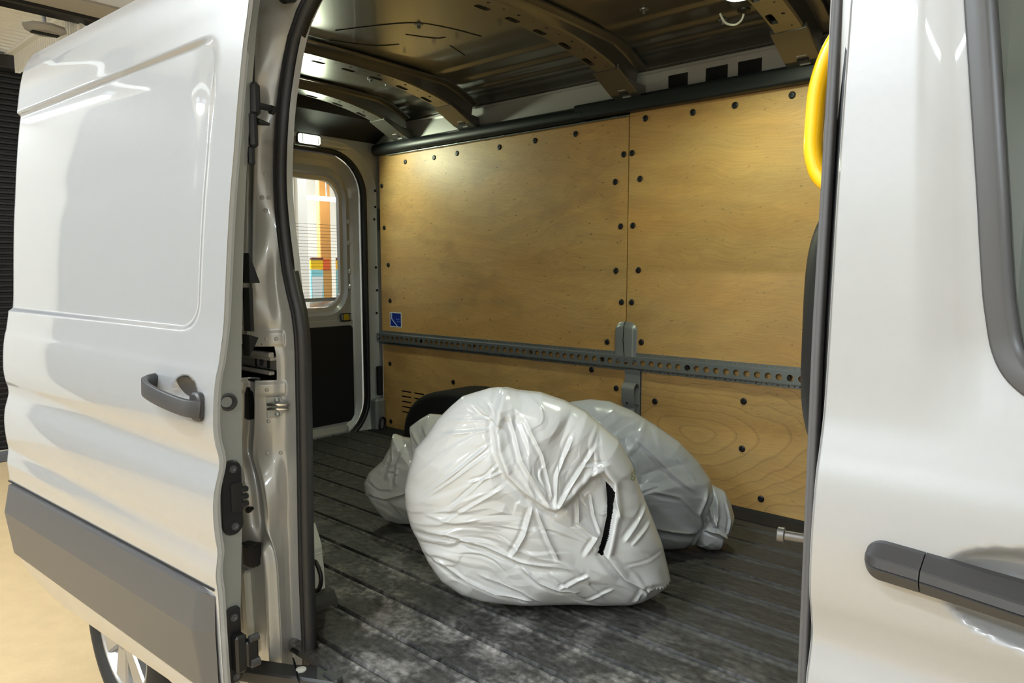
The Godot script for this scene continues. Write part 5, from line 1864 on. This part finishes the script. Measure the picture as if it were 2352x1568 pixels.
	cs = [cr([-0.26, 0.118, -0.072, 0.090, 0.100, 0.050], 0.034, 0.030), cr([0.10, 0.045, 0.075, 0.125, 0.110, 0.21], 0.022, 0.020), cr([0.098, 0.062, 0.066, -0.02], 0.022, 0.020),
		cr([-0.16, 0.40, -0.02, 0.26, 0.07, 0.19], 0.006, 0.016), cr([-0.24, 0.42, -0.15, 0.30, -0.13, 0.24], 0.007, 0.018), cr([-0.10, 0.22, 0.0, 0.19, 0.09, 0.10], 0.006, 0.016), cr([0.0, 0.31, 0.06, 0.23], 0.005, 0.012)]
	r = bag_mesh(out, Vector2(-0.18, 0.23), 0.12, 0.11, cs, 0.008, 931, 360, 100, [], PackedVector2Array(), 2.4, Vector4(0.972, -0.0152, 0.974, 0.0245))
	obj("film", r[0], M.bag_grey, o)
	# its knotted neck
	var nk := pv([0.128, 0.204, 0.150, 0.190, 0.175, 0.178, 0.196, 0.140, 0.208, 0.099, 0.199, 0.059, 0.175, 0.024, 0.151, -0.024, 0.120, -0.025, 0.085, -0.01, 0.075, 0.055, 0.098, 0.085, 0.090, 0.13])
	r = bag_mesh(nk, Vector2(0.135, 0.085), 0.075, 0.06, [cr([0.10, 0.19, 0.115, 0.12, 0.13, 0.075], 0.020, 0.012), cr([0.135, 0.18, 0.135, 0.11, 0.12, 0.07], 0.018, 0.012), cr([0.09, 0.065, 0.135, 0.062, 0.185, 0.03], 0.022, 0.014), cr([0.17, 0.16, 0.18, 0.10, 0.17, 0.05], 0.008, 0.012)], 0.008, 941, 200, 50, [], PackedVector2Array(), 2.4, Vector4(0.972, -0.0152, 0.974, 0.0245))
	obj("neck", r[0], M.bag_grey, o)
	# crumpled bag on the far side
	o = node("plastic_bag", self, Vector3(-1.9676, GY, 0.0941))
	tag(o, "smaller crumpled white bag half hidden behind the large one, beside the wheel arch", "bag", "")
	out = pv([0.184, 0.364, 0.260, 0.357, 0.42, 0.33, 0.46, 0.2, 0.40, -0.05, 0.262, -0.10, 0.208, -0.112, 0.110, -0.105, 0.058, -0.088, 0.006, -0.058, -0.032, -0.011, -0.070, 0.046, -0.074, 0.090, -0.055, 0.130, -0.003, 0.176, 0.031, 0.236, 0.041, 0.285, 0.075, 0.272, 0.115, 0.266, 0.125, 0.275, 0.106, 0.312, 0.149, 0.344])
	cs = [cr([0.04, 0.29, 0.05, 0.20, 0.02, 0.12], 0.020, 0.018), cr([0.11, 0.27, 0.07, 0.19, 0.06, 0.09], 0.020, 0.016), cr([0.11, 0.32, 0.17, 0.24, 0.16, 0.10], 0.018, 0.016), cr([-0.06, 0.065, 0.02, 0.055, 0.10, 0.085, 0.14, 0.13], 0.026, 0.020), cr([0.16, 0.34, 0.20, 0.26, 0.25, 0.20], 0.014, 0.014), cr([0.0, 0.17, 0.08, 0.155], 0.010, 0.012), cr([-0.06, 0.12, 0.0, 0.09, 0.05, 0.095], 0.012, 0.014)]
	r = bag_mesh(out, Vector2(0.08, 0.19), 0.11, 0.11, cs, 0.013, 951, 300, 80, [], PackedVector2Array(), 2.0, Vector4(0.926, -0.0744, 0.924, 0.0697))
	obj("film", r[0], M.bag, o)

func _ready() -> void:
	materials()
	lights()
	hall()
	van = node("cargo_van", self, Vector3(0, GY, 0))
	tag(van, "silver cargo van with its sliding door open, plywood-lined load space and ribbed roof", "van")
	roof()
	lining()
	rear()
	pillar()
	sliding_door()
	front()
	floor_mat()
	bags()
